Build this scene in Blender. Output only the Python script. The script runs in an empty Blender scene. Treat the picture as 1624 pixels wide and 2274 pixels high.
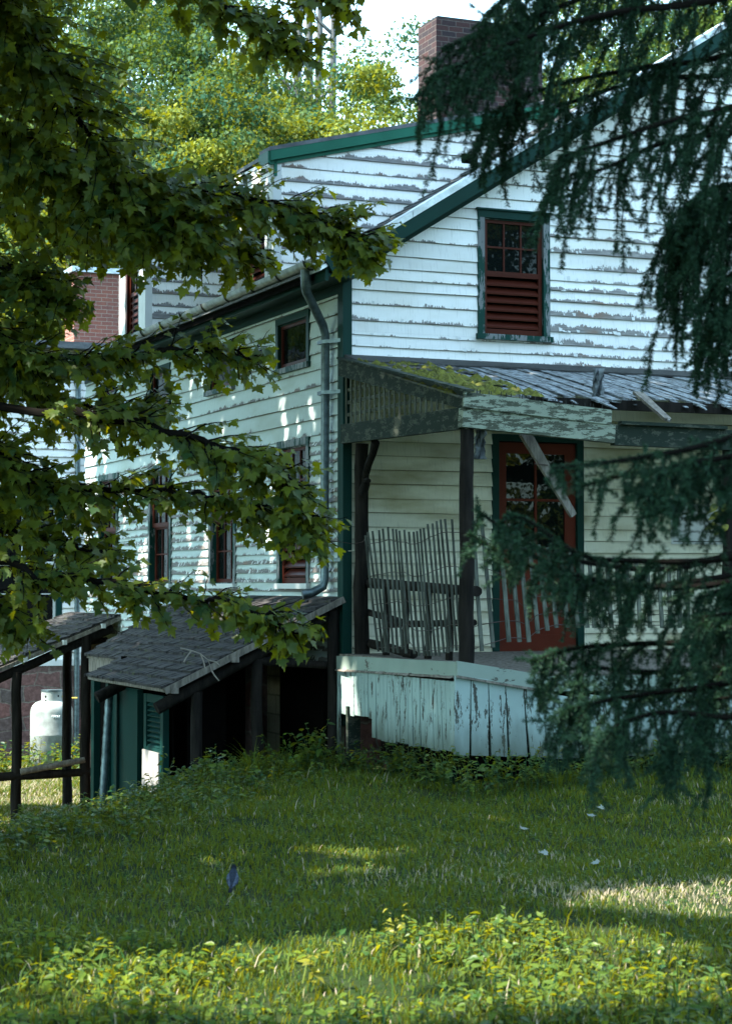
import bpy, math, random
import numpy as np
from mathutils import Vector, Matrix
random.seed(7); RNG = np.random.default_rng(11)
S = bpy.context.scene
R = math.radians

# ---------------------------------------------------------------- camera, sky, sun, exposure
CAM_H = 1.75
PITCH = math.atan(163/4400.)
cd = bpy.data.cameras.new('camera'); cam = bpy.data.objects.new('camera', cd); S.collection.objects.link(cam)
cam.location = (0, 0, CAM_H); cam.rotation_euler = (R(90)+PITCH, 0, 0)
cd.sensor_fit = 'HORIZONTAL'; cd.sensor_width = 24; cd.lens = 24*4400/1624.
cd.clip_start = .1; cd.clip_end = 2000
cd.dof.use_dof = True; cd.dof.focus_distance = 19.0; cd.dof.aperture_fstop = 4.8
S.camera = cam
SUN_EL = R(52); SUN_H = (-.95, -.312)
SUN = Vector((SUN_H[0]*math.cos(SUN_EL), SUN_H[1]*math.cos(SUN_EL), math.sin(SUN_EL)))
w = bpy.data.worlds.new('World'); S.world = w; w.use_nodes = True
wn = w.node_tree; bg = wn.nodes['Background']
sky = wn.nodes.new('ShaderNodeTexSky'); sky.sky_type = 'NISHITA'; sky.sun_disc = False
sky.sun_elevation = SUN_EL; sky.sun_rotation = math.atan2(SUN_H[0], SUN_H[1]); sky.air_density = 1.0; sky.dust_density = 1.6; sky.ozone_density = 1.0
tint = wn.nodes.new('ShaderNodeMix'); tint.data_type = 'RGBA'; tint.blend_type = 'MULTIPLY'; tint.inputs[0].default_value = 1
tint.inputs[7].default_value = (.74, 1.06, .94, 1)
hz = wn.nodes.new('ShaderNodeMix'); hz.data_type = 'RGBA'; hz.blend_type = 'ADD'; hz.inputs[0].default_value = 1
hz.inputs[7].default_value = (1.90, 2.48, 3.10, 1)      # even summer haze over the blue
wn.links.new(sky.outputs[0], tint.inputs[6]); wn.links.new(tint.outputs[2], hz.inputs[6]); wn.links.new(hz.outputs[2], bg.inputs[0])
bg.inputs[1].default_value = .13
sd = bpy.data.lights.new('sun', 'SUN'); sd.energy = 5.0; sd.angle = R(.53); sd.color = (1, .94, .82)
so = bpy.data.objects.new('sun', sd); S.collection.objects.link(so)
so.rotation_euler = SUN.to_track_quat('Z', 'Y').to_euler()
S.view_settings.view_transform = 'Standard'; S.view_settings.look = 'None'
S.view_settings.exposure = 2.2; S.view_settings.gamma = 1

# ---------------------------------------------------------------- frames and helpers
TH = R(23.05)
HC = np.array([-.205, 19.2, 0.])                       # near corner of the farmhouse
HU = np.array([math.cos(TH), math.sin(TH), 0]); HV = np.array([-math.sin(TH), math.cos(TH), 0]); HZ = np.array([0, 0, 1.])
def hw(u, v, z): return HC + HU*u + HV*v + HZ*z        # house axes -> world
def ray(x, y):                                         # direction of a pixel of the 1624 px wide photograph
    a, b = (x-812)/4400., -(y-1137)/4400.
    c, s = math.cos(PITCH), math.sin(PITCH)
    return np.array([a, c-b*s, s+b*c])
def at(x, y, d):                                       # the point d metres ahead
    r = ray(x, y); return np.array([0, 0, CAM_H]) + r*(d/r[1])
def pin(x, y, ax, val):                                # house coordinates of the point seen on the plane u=val or v=val
    r = ray(x, y); n = HU if ax == 'u' else HV; O = np.array([0, 0, CAM_H])
    t = (val - np.dot(O-HC, n))/np.dot(r, n); p = O+t*r-HC
    return np.dot(p, HU), np.dot(p, HV), p[2]

COL = S.collection
MATW = {}
def tag(o, label=None, cat=None, group=None, kind=None):
    if label: o['label'] = label
    if cat: o['category'] = cat
    if group: o['group'] = group
    if kind: o['kind'] = kind
    return o
def thing(name, label, cat, loc, rotz=0., group=None):
    o = bpy.data.objects.new(name, None); COL.objects.link(o); o.empty_display_size = .2
    o.location = tuple(loc); o.rotation_euler = (0, 0, rotz)
    MATW[o] = Matrix.Translation(Vector(tuple(loc))) @ Matrix.Rotation(rotz, 4, 'Z')
    return tag(o, label, cat, group)
def hthing(name, label, cat, u, v, z, group=None): return thing(name, label, cat, hw(u, v, z), TH, group)
def copy_tree(o, parent=None):
    c = o.copy(); COL.objects.link(c)
    if parent: c.parent = parent
    for ch in [k for k in bpy.data.objects if k.parent == o]: copy_tree(ch, c)
    return c

class MB:
    """collects polygons in world space; hs=True reads coordinates along the house axes"""
    def __init__(s, hs=False): s.v = []; s.f = []; s.uv = []; s.c = []; s.hs = hs
    def pt(s, p): return hw(*p) if s.hs else np.array(p, float)
    def poly(s, pts, uv=None, col=None):
        b = len(s.v)
        for p in pts: s.v.append(s.pt(p))
        s.f.append(tuple(range(b, b+len(pts)))); s.uv.append(uv or [(0, 0)]*len(pts)); s.c.append(col)
    def hexa(s, P, col=None):
        """P: 8 corners, bottom ring 0-3, top ring 4-7"""
        P = [np.array(p, float) for p in P]; o = random.random()*40
        for idx in ((3, 2, 1, 0), (4, 5, 6, 7), (0, 1, 5, 4), (1, 2, 6, 5), (2, 3, 7, 6), (3, 0, 4, 7)):
            q = [P[i] for i in idx]
            e1 = q[1]-q[0]; e2 = q[3]-q[0]; l1 = np.linalg.norm(e1); l2 = np.linalg.norm(e2)
            if idx in ((3, 2, 1, 0), (4, 5, 6, 7)): uv = [(o, o), (o+l1, o), (o+l1, o+l2), (o, o+l2)]
            else:
                off = o+{0: 0, 1: 3.3, 2: 6.7, 3: 9.1}[idx[0]]
                uv = [(off, q[0][2]), (off+l1, q[1][2]), (off+l1, q[2][2]), (off, q[3][2])]
            s.poly(q, uv, col)
    def box(s, a, b, col=None):
        x0, y0, z0 = a; x1, y1, z1 = b
        s.hexa([(x0, y0, z0), (x1, y0, z0), (x1, y1, z0), (x0, y1, z0), (x0, y0, z1), (x1, y0, z1), (x1, y1, z1), (x0, y1, z1)], col)
    def bar(s, p, q, w, h, up=(0, 0, 1), w2=None, h2=None, col=None):
        """a squared beam from p to q, w across, h along up"""
        p = np.array(p, float); q = np.array(q, float); d = q-p; d /= np.linalg.norm(d)
        up = np.array(up, float); x = np.cross(d, up); x /= np.linalg.norm(x); y = np.cross(x, d)
        w2 = w2 or w; h2 = h2 or h
        P = [p-x*w/2-y*h/2, p+x*w/2-y*h/2, q+x*w2/2-y*h2/2, q-x*w2/2-y*h2/2, p-x*w/2+y*h/2, p+x*w/2+y*h/2, q+x*w2/2+y*h2/2, q-x*w2/2+y*h2/2]
        s.hexa(P, col)
    def tube(s, pts, rad, n=8, cap=True, col=None, rough=0.):
        pts = [np.array(p, float) for p in pts]; m = len(pts)
        rad = rad if hasattr(rad, '__len__') else [rad]*m
        rings = []; x = None; L = 0
        for i in range(m):
            d = pts[min(i+1, m-1)]-pts[max(i-1, 0)]; d = d/(np.linalg.norm(d)+1e-9)
            if x is None:
                x = np.cross(d, (0, 0, 1.)); 
                if np.linalg.norm(x) < .05: x = np.cross(d, (1., 0, 0))
            else: x = x-d*np.dot(x, d)
            x = x/np.linalg.norm(x); y = np.cross(d, x)
            rings.append([pts[i]+(x*math.cos(2*math.pi*k/n)+y*math.sin(2*math.pi*k/n))*rad[i]*(1+rough*random.uniform(-1, 1)) for k in range(n)])
        for i in range(m-1):
            l = np.linalg.norm(pts[i+1]-pts[i])
            for k in range(n):
                k2 = (k+1) % n; c = 2*math.pi*rad[i]/n
                s.poly([rings[i][k], rings[i][k2], rings[i+1][k2], rings[i+1][k]], [(k*c, L), ((k+1)*c, L), ((k+1)*c, L+l), (k*c, L+l)], col)
            L += l
        if cap: s.poly(rings[0][::-1], None, col); s.poly(rings[-1], None, col)
    def lathe(s, prof, c, n=28, smooth=True):
        c = np.array(c, float)
        for (r0, z0), (r1, z1) in zip(prof[:-1], prof[1:]):
            for k in range(n):
                a, b = 2*math.pi*k/n, 2*math.pi*(k+1)/n
                s.poly([c+(r0*math.cos(a), r0*math.sin(a), z0), c+(r0*math.cos(b), r0*math.sin(b), z0), c+(r1*math.cos(b), r1*math.sin(b), z1), c+(r1*math.cos(a), r1*math.sin(a), z1)],
                       [(a*.4, z0), (b*.4, z0), (b*.4, z1), (a*.4, z1)])
    def build(s, name, m, parent=None, smooth=False, merge=False):
        me = bpy.data.meshes.new(name)
        V = np.array(s.v)
        if parent is not None:
            r = parent
            while r.parent: r = r.parent
            M = np.array(MATW.get(r, Matrix.Identity(4)).inverted()); V = V@M[:3, :3].T+M[:3, 3]
        me.from_pydata(V.tolist(), [], s.f)
        ul = me.uv_layers.new(name='uv'); ul.data.foreach_set('uv', np.array([c for u in s.uv for c in u], float).ravel())
        if any(c is not None for c in s.c):
            ca = me.color_attributes.new('bd', 'FLOAT_COLOR', 'CORNER'); arr = []
            for f, c in zip(s.f, s.c):
                if c is None: c = (0, 0, 0, 1)
                if hasattr(c[0], '__len__'): arr += list(c)
                else: arr += [c]*len(f)
            ca.data.foreach_set('color', np.array(arr, float).ravel())
        if smooth or merge:
            import bmesh
            bm = bmesh.new(); bm.from_mesh(me); bmesh.ops.remove_doubles(bm, verts=bm.verts, dist=1e-4); bm.to_mesh(me); bm.free()
        if smooth:
            me.polygons.foreach_set('use_smooth', [True]*len(me.polygons))
            try: me.set_sharp_from_angle(angle=R(50))
            except Exception: pass
        me.materials.append(m)
        o = bpy.data.objects.new(name, me); COL.objects.link(o)
        if parent is not None: o.parent = parent
        return o

def npmesh(name, V, F, m, parent=None, col=None, smooth=False):
    """one mesh of many equal polygons; V (n,3), F (k,sides), col (n,) a random value per vertex"""
    V = np.asarray(V, float)
    if parent is not None:
        r = parent
        while r.parent: r = r.parent
        M = np.array(MATW.get(r, Matrix.Identity(4)).inverted()); V = V@M[:3, :3].T+M[:3, 3]
    me = bpy.data.meshes.new(name); k = F.shape[1]
    me.vertices.add(len(V)); me.vertices.foreach_set('co', V.ravel())
    me.loops.add(F.size); me.loops.foreach_set('vertex_index', F.ravel().astype(np.int32))
    me.polygons.add(len(F)); me.polygons.foreach_set('loop_start', (np.arange(len(F))*k).astype(np.int32))
    me.polygons.foreach_set('loop_total', np.full(len(F), k, np.int32))
    if smooth: me.polygons.foreach_set('use_smooth', [True]*len(F))
    if col is not None:
        a = me.attributes.new('lc', 'FLOAT', 'POINT'); a.data.foreach_set('value', np.asarray(col, float))
    me.update(calc_edges=True); me.materials.append(m)
    o = bpy.data.objects.new(name, me); COL.objects.link(o)
    if parent is not None: o.parent = parent
    return o

# ---------------------------------------------------------------- materials
class NT:
    def __init__(s, name):
        s.m = bpy.data.materials.new(name); s.m.use_nodes = True; s.t = s.m.node_tree
        s.b = s.t.nodes['Principled BSDF']; s.out = s.t.nodes['Material Output']
    def n(s, typ, ins=None, **pr):
        d = s.t.nodes.new('ShaderNode'+typ)
        for k, v in pr.items(): setattr(d, k, v)
        for k, v in (ins or {}).items(): s.set(d.inputs[k], v)
        return d
    def set(s, inp, v):
        if isinstance(v, bpy.types.NodeSocket): s.t.links.new(v, inp)
        elif hasattr(v, '__len__') and len(v) == 3 and inp.type == 'RGBA': inp.default_value = (*v, 1)
        else: inp.default_value = v
    def math(s, op, a, b=0., c=0., clamp=False):
        d = s.n('Math', operation=op, use_clamp=clamp)
        for i, v in enumerate((a, b, c)): s.set(d.inputs[i], v)
        return d.outputs[0]
    def mix(s, f, a, b, mode='MIX'):
        d = s.n('Mix', data_type='RGBA', blend_type=mode); s.set(d.inputs[0], f); s.set(d.inputs[6], a); s.set(d.inputs[7], b); return d.outputs[2]
    def noise(s, vec, scale, det=4., rough=.55):
        d = s.n('TexNoise', {'Scale': scale, 'Detail': det, 'Roughness': rough}); s.t.links.new(vec, d.inputs['Vector']); return d.outputs[0]
    def ramp(s, v, a, b):
        d = s.n('MapRange', {1: a, 2: b}, interpolation_type='SMOOTHSTEP'); s.set(d.inputs[0], v); return d.outputs[0]
    def mapping(s, vec, sc, loc=(0, 0, 0)):
        d = s.n('Mapping', {'Scale': sc, 'Location': loc}); s.t.links.new(vec, d.inputs['Vector']); return d.outputs[0]
    def obj(s): return s.n('TexCoord').outputs['Object']
    def uv(s): return s.n('UVMap', uv_map='uv').outputs[0]
    def bump(s, h, st=.4, dist=.01):
        d = s.n('Bump', {'Strength': st, 'Distance': dist, 'Height': h}); s.t.links.new(d.outputs[0], s.b.inputs['Normal'])
    def fin(s, col, rough=.6, metal=0., spec=None):
        s.set(s.b.inputs['Base Color'], col); s.set(s.b.inputs['Roughness'], rough); s.b.inputs['Metallic'].default_value = metal
        if spec is not None: s.b.inputs['Specular IOR Level'].default_value = spec
        return s.m

def m_clap(name, paint, under, thr=.6, grime=(.55, .5, .36), gr=.5, crack=.3, dark=.12):
    t = NT(name); uv = t.uv(); bd = t.n('VertexColor', layer_name='bd').outputs[0]
    sp = t.n('SeparateXYZ'); t.t.links.new(bd, sp.inputs[0]); f, rnd, pl = sp.outputs[0], sp.outputs[1], sp.outputs[2]
    n1 = t.noise(t.mapping(uv, (7, 5, 1)), 1, 3); n2 = t.noise(t.mapping(uv, (60, 14, 1)), 1, 4, .7); n3 = t.noise(t.mapping(uv, (1.3, 1.1, 1)), 1, 2)
    a = t.math('ADD', t.math('MULTIPLY', n1, .42), t.math('MULTIPLY', n2, .36)); a = t.math('ADD', a, t.math('MULTIPLY', n3, .32))
    a = t.math('ADD', a, t.math('MULTIPLY', pl, .26)); a = t.math('ADD', a, t.math('MULTIPLY', t.math('SUBTRACT', .35, f), .40))
    a = t.math('ADD', a, t.math('MULTIPLY', t.math('SUBTRACT', rnd, .5), .15))
    mask = t.ramp(a, thr, thr+.018); edge = t.ramp(a, thr-.02, thr)
    fine = t.noise(t.mapping(uv, (80, 5, 1)), 1, 3)
    cr = t.math('MULTIPLY', t.ramp(fine, .57, .66), crack)
    g = t.math('MULTIPLY', t.ramp(t.noise(t.mapping(uv, (.9, 2.2, 1), (3, 7, 0)), 1, 4), .42, .75), gr)
    pc = t.mix(g, paint, grime, 'MULTIPLY')
    br = t.math('ADD', .86, t.math('MULTIPLY', rnd, .18)); pc = t.mix(1, pc, t.n('CombineColor', {0: br, 1: br, 2: br}).outputs[0], 'MULTIPLY')
    pc = t.mix(cr, pc, tuple(.5*c for c in paint))
    wd = t.noise(t.mapping(uv, (6, 70, 1)), 1, 4, .7); uc = t.mix(t.ramp(wd, .3, .7), tuple(c*.45 for c in under), under)
    uc = t.mix(t.ramp(t.noise(t.mapping(uv, (2, 4, 1), (9, 1, 0)), 1, 3), .5, .7), uc, (.19, .13, .10))
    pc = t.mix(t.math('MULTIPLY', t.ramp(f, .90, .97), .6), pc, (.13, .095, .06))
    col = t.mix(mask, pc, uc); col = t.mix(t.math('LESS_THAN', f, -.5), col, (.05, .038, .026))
    h = t.math('SUBTRACT', t.math('SUBTRACT', 1, mask), t.math('MULTIPLY', fine, .3)); h = t.math('ADD', h, t.math('MULTIPLY', edge, .5))
    t.bump(h, .55, .004)
    return t.fin(col, .62, spec=.25)

def m_peel(name, paint, under, thr=.6, sc=9., stretch=(1, 1, .25), rough=.5, mud=None):
    t = NT(name); o = t.obj(); v = t.mapping(o, stretch)
    n = t.math('ADD', t.math('MULTIPLY', t.noise(v, sc, 5, .65), .75), t.math('MULTIPLY', t.noise(v, sc*7, 3), .25))
    k = t.ramp(n, thr, thr+.02); u = t.mix(t.noise(v, sc*4, 4), tuple(c*.4 for c in under), under)
    p = t.mix(t.noise(o, 2.5, 4), tuple(c*.72 for c in paint), tuple(min(1, c*1.2) for c in paint))
    t.bump(t.math('SUBTRACT', 1, k), .4, .003)
    c = t.mix(k, p, u)
    if mud:
        z = t.n('SeparateXYZ', {0: o}).outputs[2]; d = t.math('MULTIPLY', t.ramp(t.math('ADD', z, t.math('MULTIPLY', t.noise(t.mapping(o, (1, 1, .3)), 7, 4), -.35)), mud[1], mud[0]), .75)
        c = t.mix(d, c, (.055, .062, .042))
    return t.fin(c, rough, spec=.12)

def m_wood(name, a, b, st=(30, 30, 2), lich=None, rough=.8, bump=.6):
    """weathered wood; uv: v runs along the grain"""
    t = NT(name); uv = t.uv(); oi = t.n('ObjectInfo').outputs['Random']
    sh = t.n('VectorMath', {1: t.n('CombineXYZ', {0: t.math('MULTIPLY', oi, 31), 1: t.math('MULTIPLY', oi, 17)}).outputs[0]}, operation='ADD'); t.t.links.new(uv, sh.inputs[0]); o = t.obj()
    g = t.noise(t.mapping(o, st), 1, 5, .65); l = t.noise(o, 3.1, 4)
    c = t.mix(t.ramp(g, .3, .72), a, b); c = t.mix(t.math('MULTIPLY', l, .5), c, tuple(x*.6 for x in a))
    if lich: c = t.mix(t.ramp(t.noise(o, 9, 5, .7), .55, .66), c, lich)
    t.bump(g, bump, .006)
    return t.fin(c, rough, spec=.1)

def m_plain(name, c, rough=.5, metal=0., var=.25, sc=6., bump=0., spec=.35):
    t = NT(name); o = t.obj(); n = t.noise(o, sc, 5, .6)
    if bump: t.bump(n, bump, .006)
    return t.fin(t.mix(t.ramp(n, .3, .7), tuple(x*(1-var) for x in c), tuple(min(1, x*(1+var)) for x in c)), rough, metal, spec)

def m_brick(name, c1, c2, mort, bw=.215, bh=.075, ms=.012):
    t = NT(name); uv = t.uv()
    wv = t.n('VectorMath', {1: t.n('CombineXYZ', {0: t.math('MULTIPLY', t.noise(uv, 9, 2), .012), 1: t.math('MULTIPLY', t.noise(uv, 7, 2), .012)}).outputs[0]}, operation='ADD'); t.t.links.new(uv, wv.inputs[0])
    b = t.n('TexBrick', {'Color1': c1, 'Color2': c2, 'Mortar': mort, 'Scale': 1., 'Mortar Size': ms/2, 'Mortar Smooth': .2, 'Bias': 0., 'Brick Width': bw, 'Row Height': bh})
    t.t.links.new(wv.outputs[0], b.inputs['Vector'])
    n = t.noise(uv, 30, 4); c = t.mix(t.math('MULTIPLY', n, .7), b.outputs[0], (.25, .2, .18), 'MULTIPLY')
    c = t.mix(t.math('MULTIPLY', t.ramp(t.noise(uv, 2.2, 3), .5, .75), .5), c, (.06, .05, .055))
    t.bump(t.math('SUBTRACT', t.math('MULTIPLY', n, .3), b.outputs['Fac']), .6, .008)
    return t.fin(c, .85, spec=.2)

def m_stone(name):
    t = NT(name); uv = t.uv(); wv = t.n('VectorMath', {1: t.n('CombineXYZ', {0: t.math('MULTIPLY', t.noise(uv, 2.5, 3), .25), 1: t.math('MULTIPLY', t.noise(t.mapping(uv, (1, 1, 1), (4, 4, 0)), 2.5, 3), .25)}).outputs[0]}, operation='ADD'); t.t.links.new(uv, wv.inputs[0])
    b = t.n('TexBrick', {'Color1': (.22, .095, .085), 'Color2': (.11, .085, .08), 'Mortar': (.20, .165, .14), 'Scale': 1., 'Mortar Size': .016, 'Mortar Smooth': .4, 'Bias': .0, 'Brick Width': .46, 'Row Height': .27})
    t.t.links.new(wv.outputs[0], b.inputs['Vector']); n = t.noise(uv, 12, 5, .65)
    t.bump(t.math('SUBTRACT', n, b.outputs['Fac']), .8, .02)
    return t.fin(t.mix(t.ramp(n, .35, .7), t.mix(1, b.outputs[0], (.55, .5, .5), 'MULTIPLY'), b.outputs[0]), .9)

def m_leaf(name, c1, c2, tr, tw=.4, rough=.4, dry=None, spec=.4):
    t = NT(name); a = t.n('Attribute', attribute_name='lc'); v = a.outputs['Fac']
    col = t.mix(v, c1, c2)
    if dry: col = t.mix(t.ramp(v, 1.05, 1.6), col, dry)
    t.fin(col, rough, spec=spec)
    tl = t.n('BsdfTranslucent'); tc = t.mix(v, tuple(x*.7 for x in tr), tr)
    if dry: tc = t.mix(t.ramp(v, 1.05, 1.6), tc, dry)
    t.t.links.new(tc, tl.inputs[0])
    mx = t.n('MixShader', {0: tw}); t.t.links.new(t.b.outputs[0], mx.inputs[1]); t.t.links.new(tl.outputs[0], mx.inputs[2]); t.t.links.new(mx.outputs[0], t.out.inputs[0])
    return t.m

def m_glass(name):
    t = NT(name); n = t.noise(t.obj(), 5, 2); t.bump(n, .12, .03)
    return t.fin((.004, .006, .006), .03, spec=.2)

M = {}
M['clap_long'] = m_clap('shaded_white_clapboard_paint', (.46, .545, .545), (.19, .18, .175), .75)  # white boards, darkened and tinted teal to carry the wall's shade in the paint
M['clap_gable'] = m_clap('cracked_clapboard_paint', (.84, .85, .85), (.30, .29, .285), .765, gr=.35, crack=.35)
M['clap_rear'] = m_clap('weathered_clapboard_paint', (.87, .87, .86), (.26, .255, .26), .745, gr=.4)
M['green'] = m_peel('dark_green_trim_paint', (.004, .032, .026), (.05, .08, .07), .70)
M['green_worn'] = m_peel('worn_green_casing_paint', (.005, .042, .034), (.22, .24, .25), .50)
M['green_bright'] = m_peel('green_rake_paint', (.014, .115, .075), (.4, .4, .38), .70)
M['teal'] = m_peel('teal_shed_paint', (.0035, .030, .027), (.04, .065, .06), .66)
M['red'] = m_peel('oxblood_sash_paint', (.056, .0115, .0065), (.035, .013, .010), .72, rough=.45)
M['glass'] = m_glass('dark_window_glass')
M['galv'] = m_plain('galvanized_metal', (.26, .29, .27), .36, .85, .35, 9)
M['pipe'] = m_plain('dull_downspout_metal', (.10, .135, .15), .42, .7, .35, 14)
M['tin'] = m_plain('roof_edge_metal', (.5, .54, .56), .35, .8, .3, 6)
M['iron'] = m_plain('dark_iron', (.03, .03, .03), .6, .6)
M['slate'] = m_wood('grey_roof_shingle', (.08, .085, .095), (.17, .18, .195), (5, 9, 9), rough=.6)
M['shake'] = m_wood('weathered_cedar_shingle', (.014, .0135, .015), (.080, .073, .072), (26, 3, 26), lich=(.05, .055, .03), rough=.75)
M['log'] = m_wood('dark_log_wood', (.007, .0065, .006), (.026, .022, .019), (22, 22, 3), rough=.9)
M['oldwood'] = m_wood('grey_old_wood', (.10, .09, .08), (.30, .27, .235), (24, 24, 5), rough=.85)
M['board_roof'] = m_wood('rotten_roof_board', (.05, .055, .062), (.40, .44, .47), (28, 4, 28), lich=(.035, .03, .02), rough=.7, bump=.9)
M['moss'] = m_wood('mossy_roof_board', (.05, .05, .045), (.16, .17, .15), (20, 6, 20), lich=(.11, .115, .012), rough=.95, bump=.9)
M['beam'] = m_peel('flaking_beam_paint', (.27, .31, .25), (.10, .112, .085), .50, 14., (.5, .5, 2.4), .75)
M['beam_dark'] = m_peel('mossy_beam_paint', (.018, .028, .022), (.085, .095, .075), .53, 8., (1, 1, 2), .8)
M['skirt'] = m_peel('flaking_skirt_paint', (.29, .38, .37), (.08, .085, .075), .555, 11., (1.5, 1.5, .35), .65, (.12, .50))
M['band'] = m_peel('porch_band_paint', (.24, .30, .265), (.11, .11, .095), .60, 6., (.7, .7, 2), .65)
M['slat'] = m_wood('grey_lath_wood', (.045, .05, .042), (.165, .18, .15), (30, 30, 3), rough=.85)
M['wire'] = m_plain('rusty_wire', (.07, .05, .045), .6, .5)
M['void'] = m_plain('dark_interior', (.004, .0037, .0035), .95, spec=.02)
M['brick'] = m_brick('purple_chimney_brick', (.066, .032, .033), (.034, .027, .034), (.11, .095, .09))
M['brick_red'] = m_brick('red_chimney_brick', (.30, .115, .085), (.24, .10, .085), (.36, .28, .24))
M['block'] = m_brick('tan_concrete_block', (.52, .47, .33), (.46, .42, .30), (.3, .28, .2), .42, .2, .02)
M['stone'] = m_stone('purple_fieldstone')
M['trimw'] = m_peel('white_trim_paint', (.58, .60, .60), (.25, .24, .23), .70)
M['tank'] = m_plain('chalky_white_tank_paint', (.22, .245, .24), .6, 0, .3, 5)
M['ply'] = m_wood('pale_plywood', (.20, .19, .18), (.38, .36, .345), (9, 9, 3), rough=.8, bump=.2)
M['tar'] = m_plain('black_tar_paper', (.02, .021, .022), .6, 0, .4, 20, .5)
M['rag'] = m_plain('grey_torn_felt', (.10, .115, .125), .75, 0, .4, 20, .5)
M['bark'] = m_wood('grey_tree_bark', (.07, .06, .05), (.22, .20, .18), (12, 12, 2.5), rough=.95, bump=1)
M['bark_pale'] = m_wood('pale_dead_bark', (.07, .075, .08), (.16, .165, .165), (8, 8, 2), rough=.95)
M['twig'] = m_plain('dark_twig_bark', (.006, .0052, .0045), .95, spec=.03)
M['twig_pale'] = m_plain('bare_grey_twig', (.26, .23, .20), .8)
M['maple'] = m_leaf('maple_leaf', (.018, .060, .024), (.100, .130, .012), (.32, .30, .003), .48, .42, None, .18)
M['canopy'] = m_leaf('shade_leaf', (.03, .07, .015), (.05, .10, .02), (.10, .15, .015), .3, .5)
M['forest'] = m_leaf('forest_leaf', (.010, .060, .032), (.165, .180, .014), (.27, .27, .010), .28, .6, None, .12)
M['forest_cool'] = m_leaf('cool_forest_leaf', (.008, .050, .036), (.090, .140, .022), (.17, .22, .012), .28, .6, None, .15)
M['needle'] = m_leaf('spruce_needle', (.003, .018, .011), (.024, .062, .032), (.035, .085, .028), .18, .6, None, .15)
M['grass'] = m_leaf('grass_blade', (.013, .062, .016), (.110, .135, .008), (.25, .235, .006), .35, .6, dry=(.36, .30, .22), spec=.12)
M['weed'] = m_leaf('weed_leaf', (.012, .060, .024), (.095, .135, .008), (.26, .25, .005), .38, .42, None, .25)
M['weed_lit'] = m_leaf('lit_weed_leaf', (.026, .082, .018), (.125, .165, .012), (.36, .34, .006), .42, .42, None, .25)  # copy of the weed leaf with sunlight put into its colour
M['young'] = m_leaf('yellow_young_leaf', (.16, .17, .015), (.22, .21, .02), (.3, .28, .02), .45, .4)

def m_ground():
    t = NT('lawn_soil'); o = t.obj()
    c = t.mix(t.ramp(t.noise(o, .6, 4), .4, .62), (.011, .026, .006), (.030, .036, .011)); c = t.mix(t.ramp(t.noise(o, 14, 4), .35, .7), tuple([.02, .03, .01]), c)
    t.bump(t.noise(o, 25, 4), .5, .03); return t.fin(c, .95, spec=.05)
M['ground'] = m_ground()

# ---------------------------------------------------------------- ground
CRY = [4, 8, 11, 13.8, 15.5, 18.2, 19.3, 20.5, 23, 40, 120, 400]; CRX = [-6.0, -4.7, -3.6, -2.62, -1.95, -1.3, -.7, .6, 3.5, 14, 60, 200]
def gz(x, y):
    x = np.asarray(x, float); y = np.asarray(y, float)
    d = np.interp(y, CRY, CRX)-x; s = np.clip(d/1.5, 0, 1); s = s*s*(3-2*s)
    b = .025*np.sin(x*1.7+y*.6)+.02*np.sin(y*1.3-x*.8+1)+.012*np.sin(x*4.1+2)*np.sin(y*3.7)
    b = b+.10*np.exp(-((y-17.2)/1.3)**2)*np.clip((x+1.2)/.8, 0, 1)
    return -1.42*s+b*np.where(np.abs(x) < 40, 1, 0)
def axis(lo, hi, a, b, fine):
    m = np.arange(a, b+1e-6, fine); l = a-np.geomspace(.5, a-lo, 14)[::-1]; r = b+np.geomspace(.5, hi-b, 14)
    return np.concatenate([l, m, r])
gx, gy = axis(-500, 500, -12, 10, .25), axis(-300, 700, 2, 42, .25)
GX, GY = np.meshgrid(gx, gy); nV = GX.shape
idx = np.arange(GX.size).reshape(nV)
F = np.stack([idx[:-1, :-1], idx[:-1, 1:], idx[1:, 1:], idx[1:, :-1]], -1).reshape(-1, 4)
lawn = npmesh('lawn', np.stack([GX.ravel(), GY.ravel(), gz(GX, GY).ravel()], 1), F, M['ground'], smooth=True); tag(lawn, kind='structure')

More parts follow.
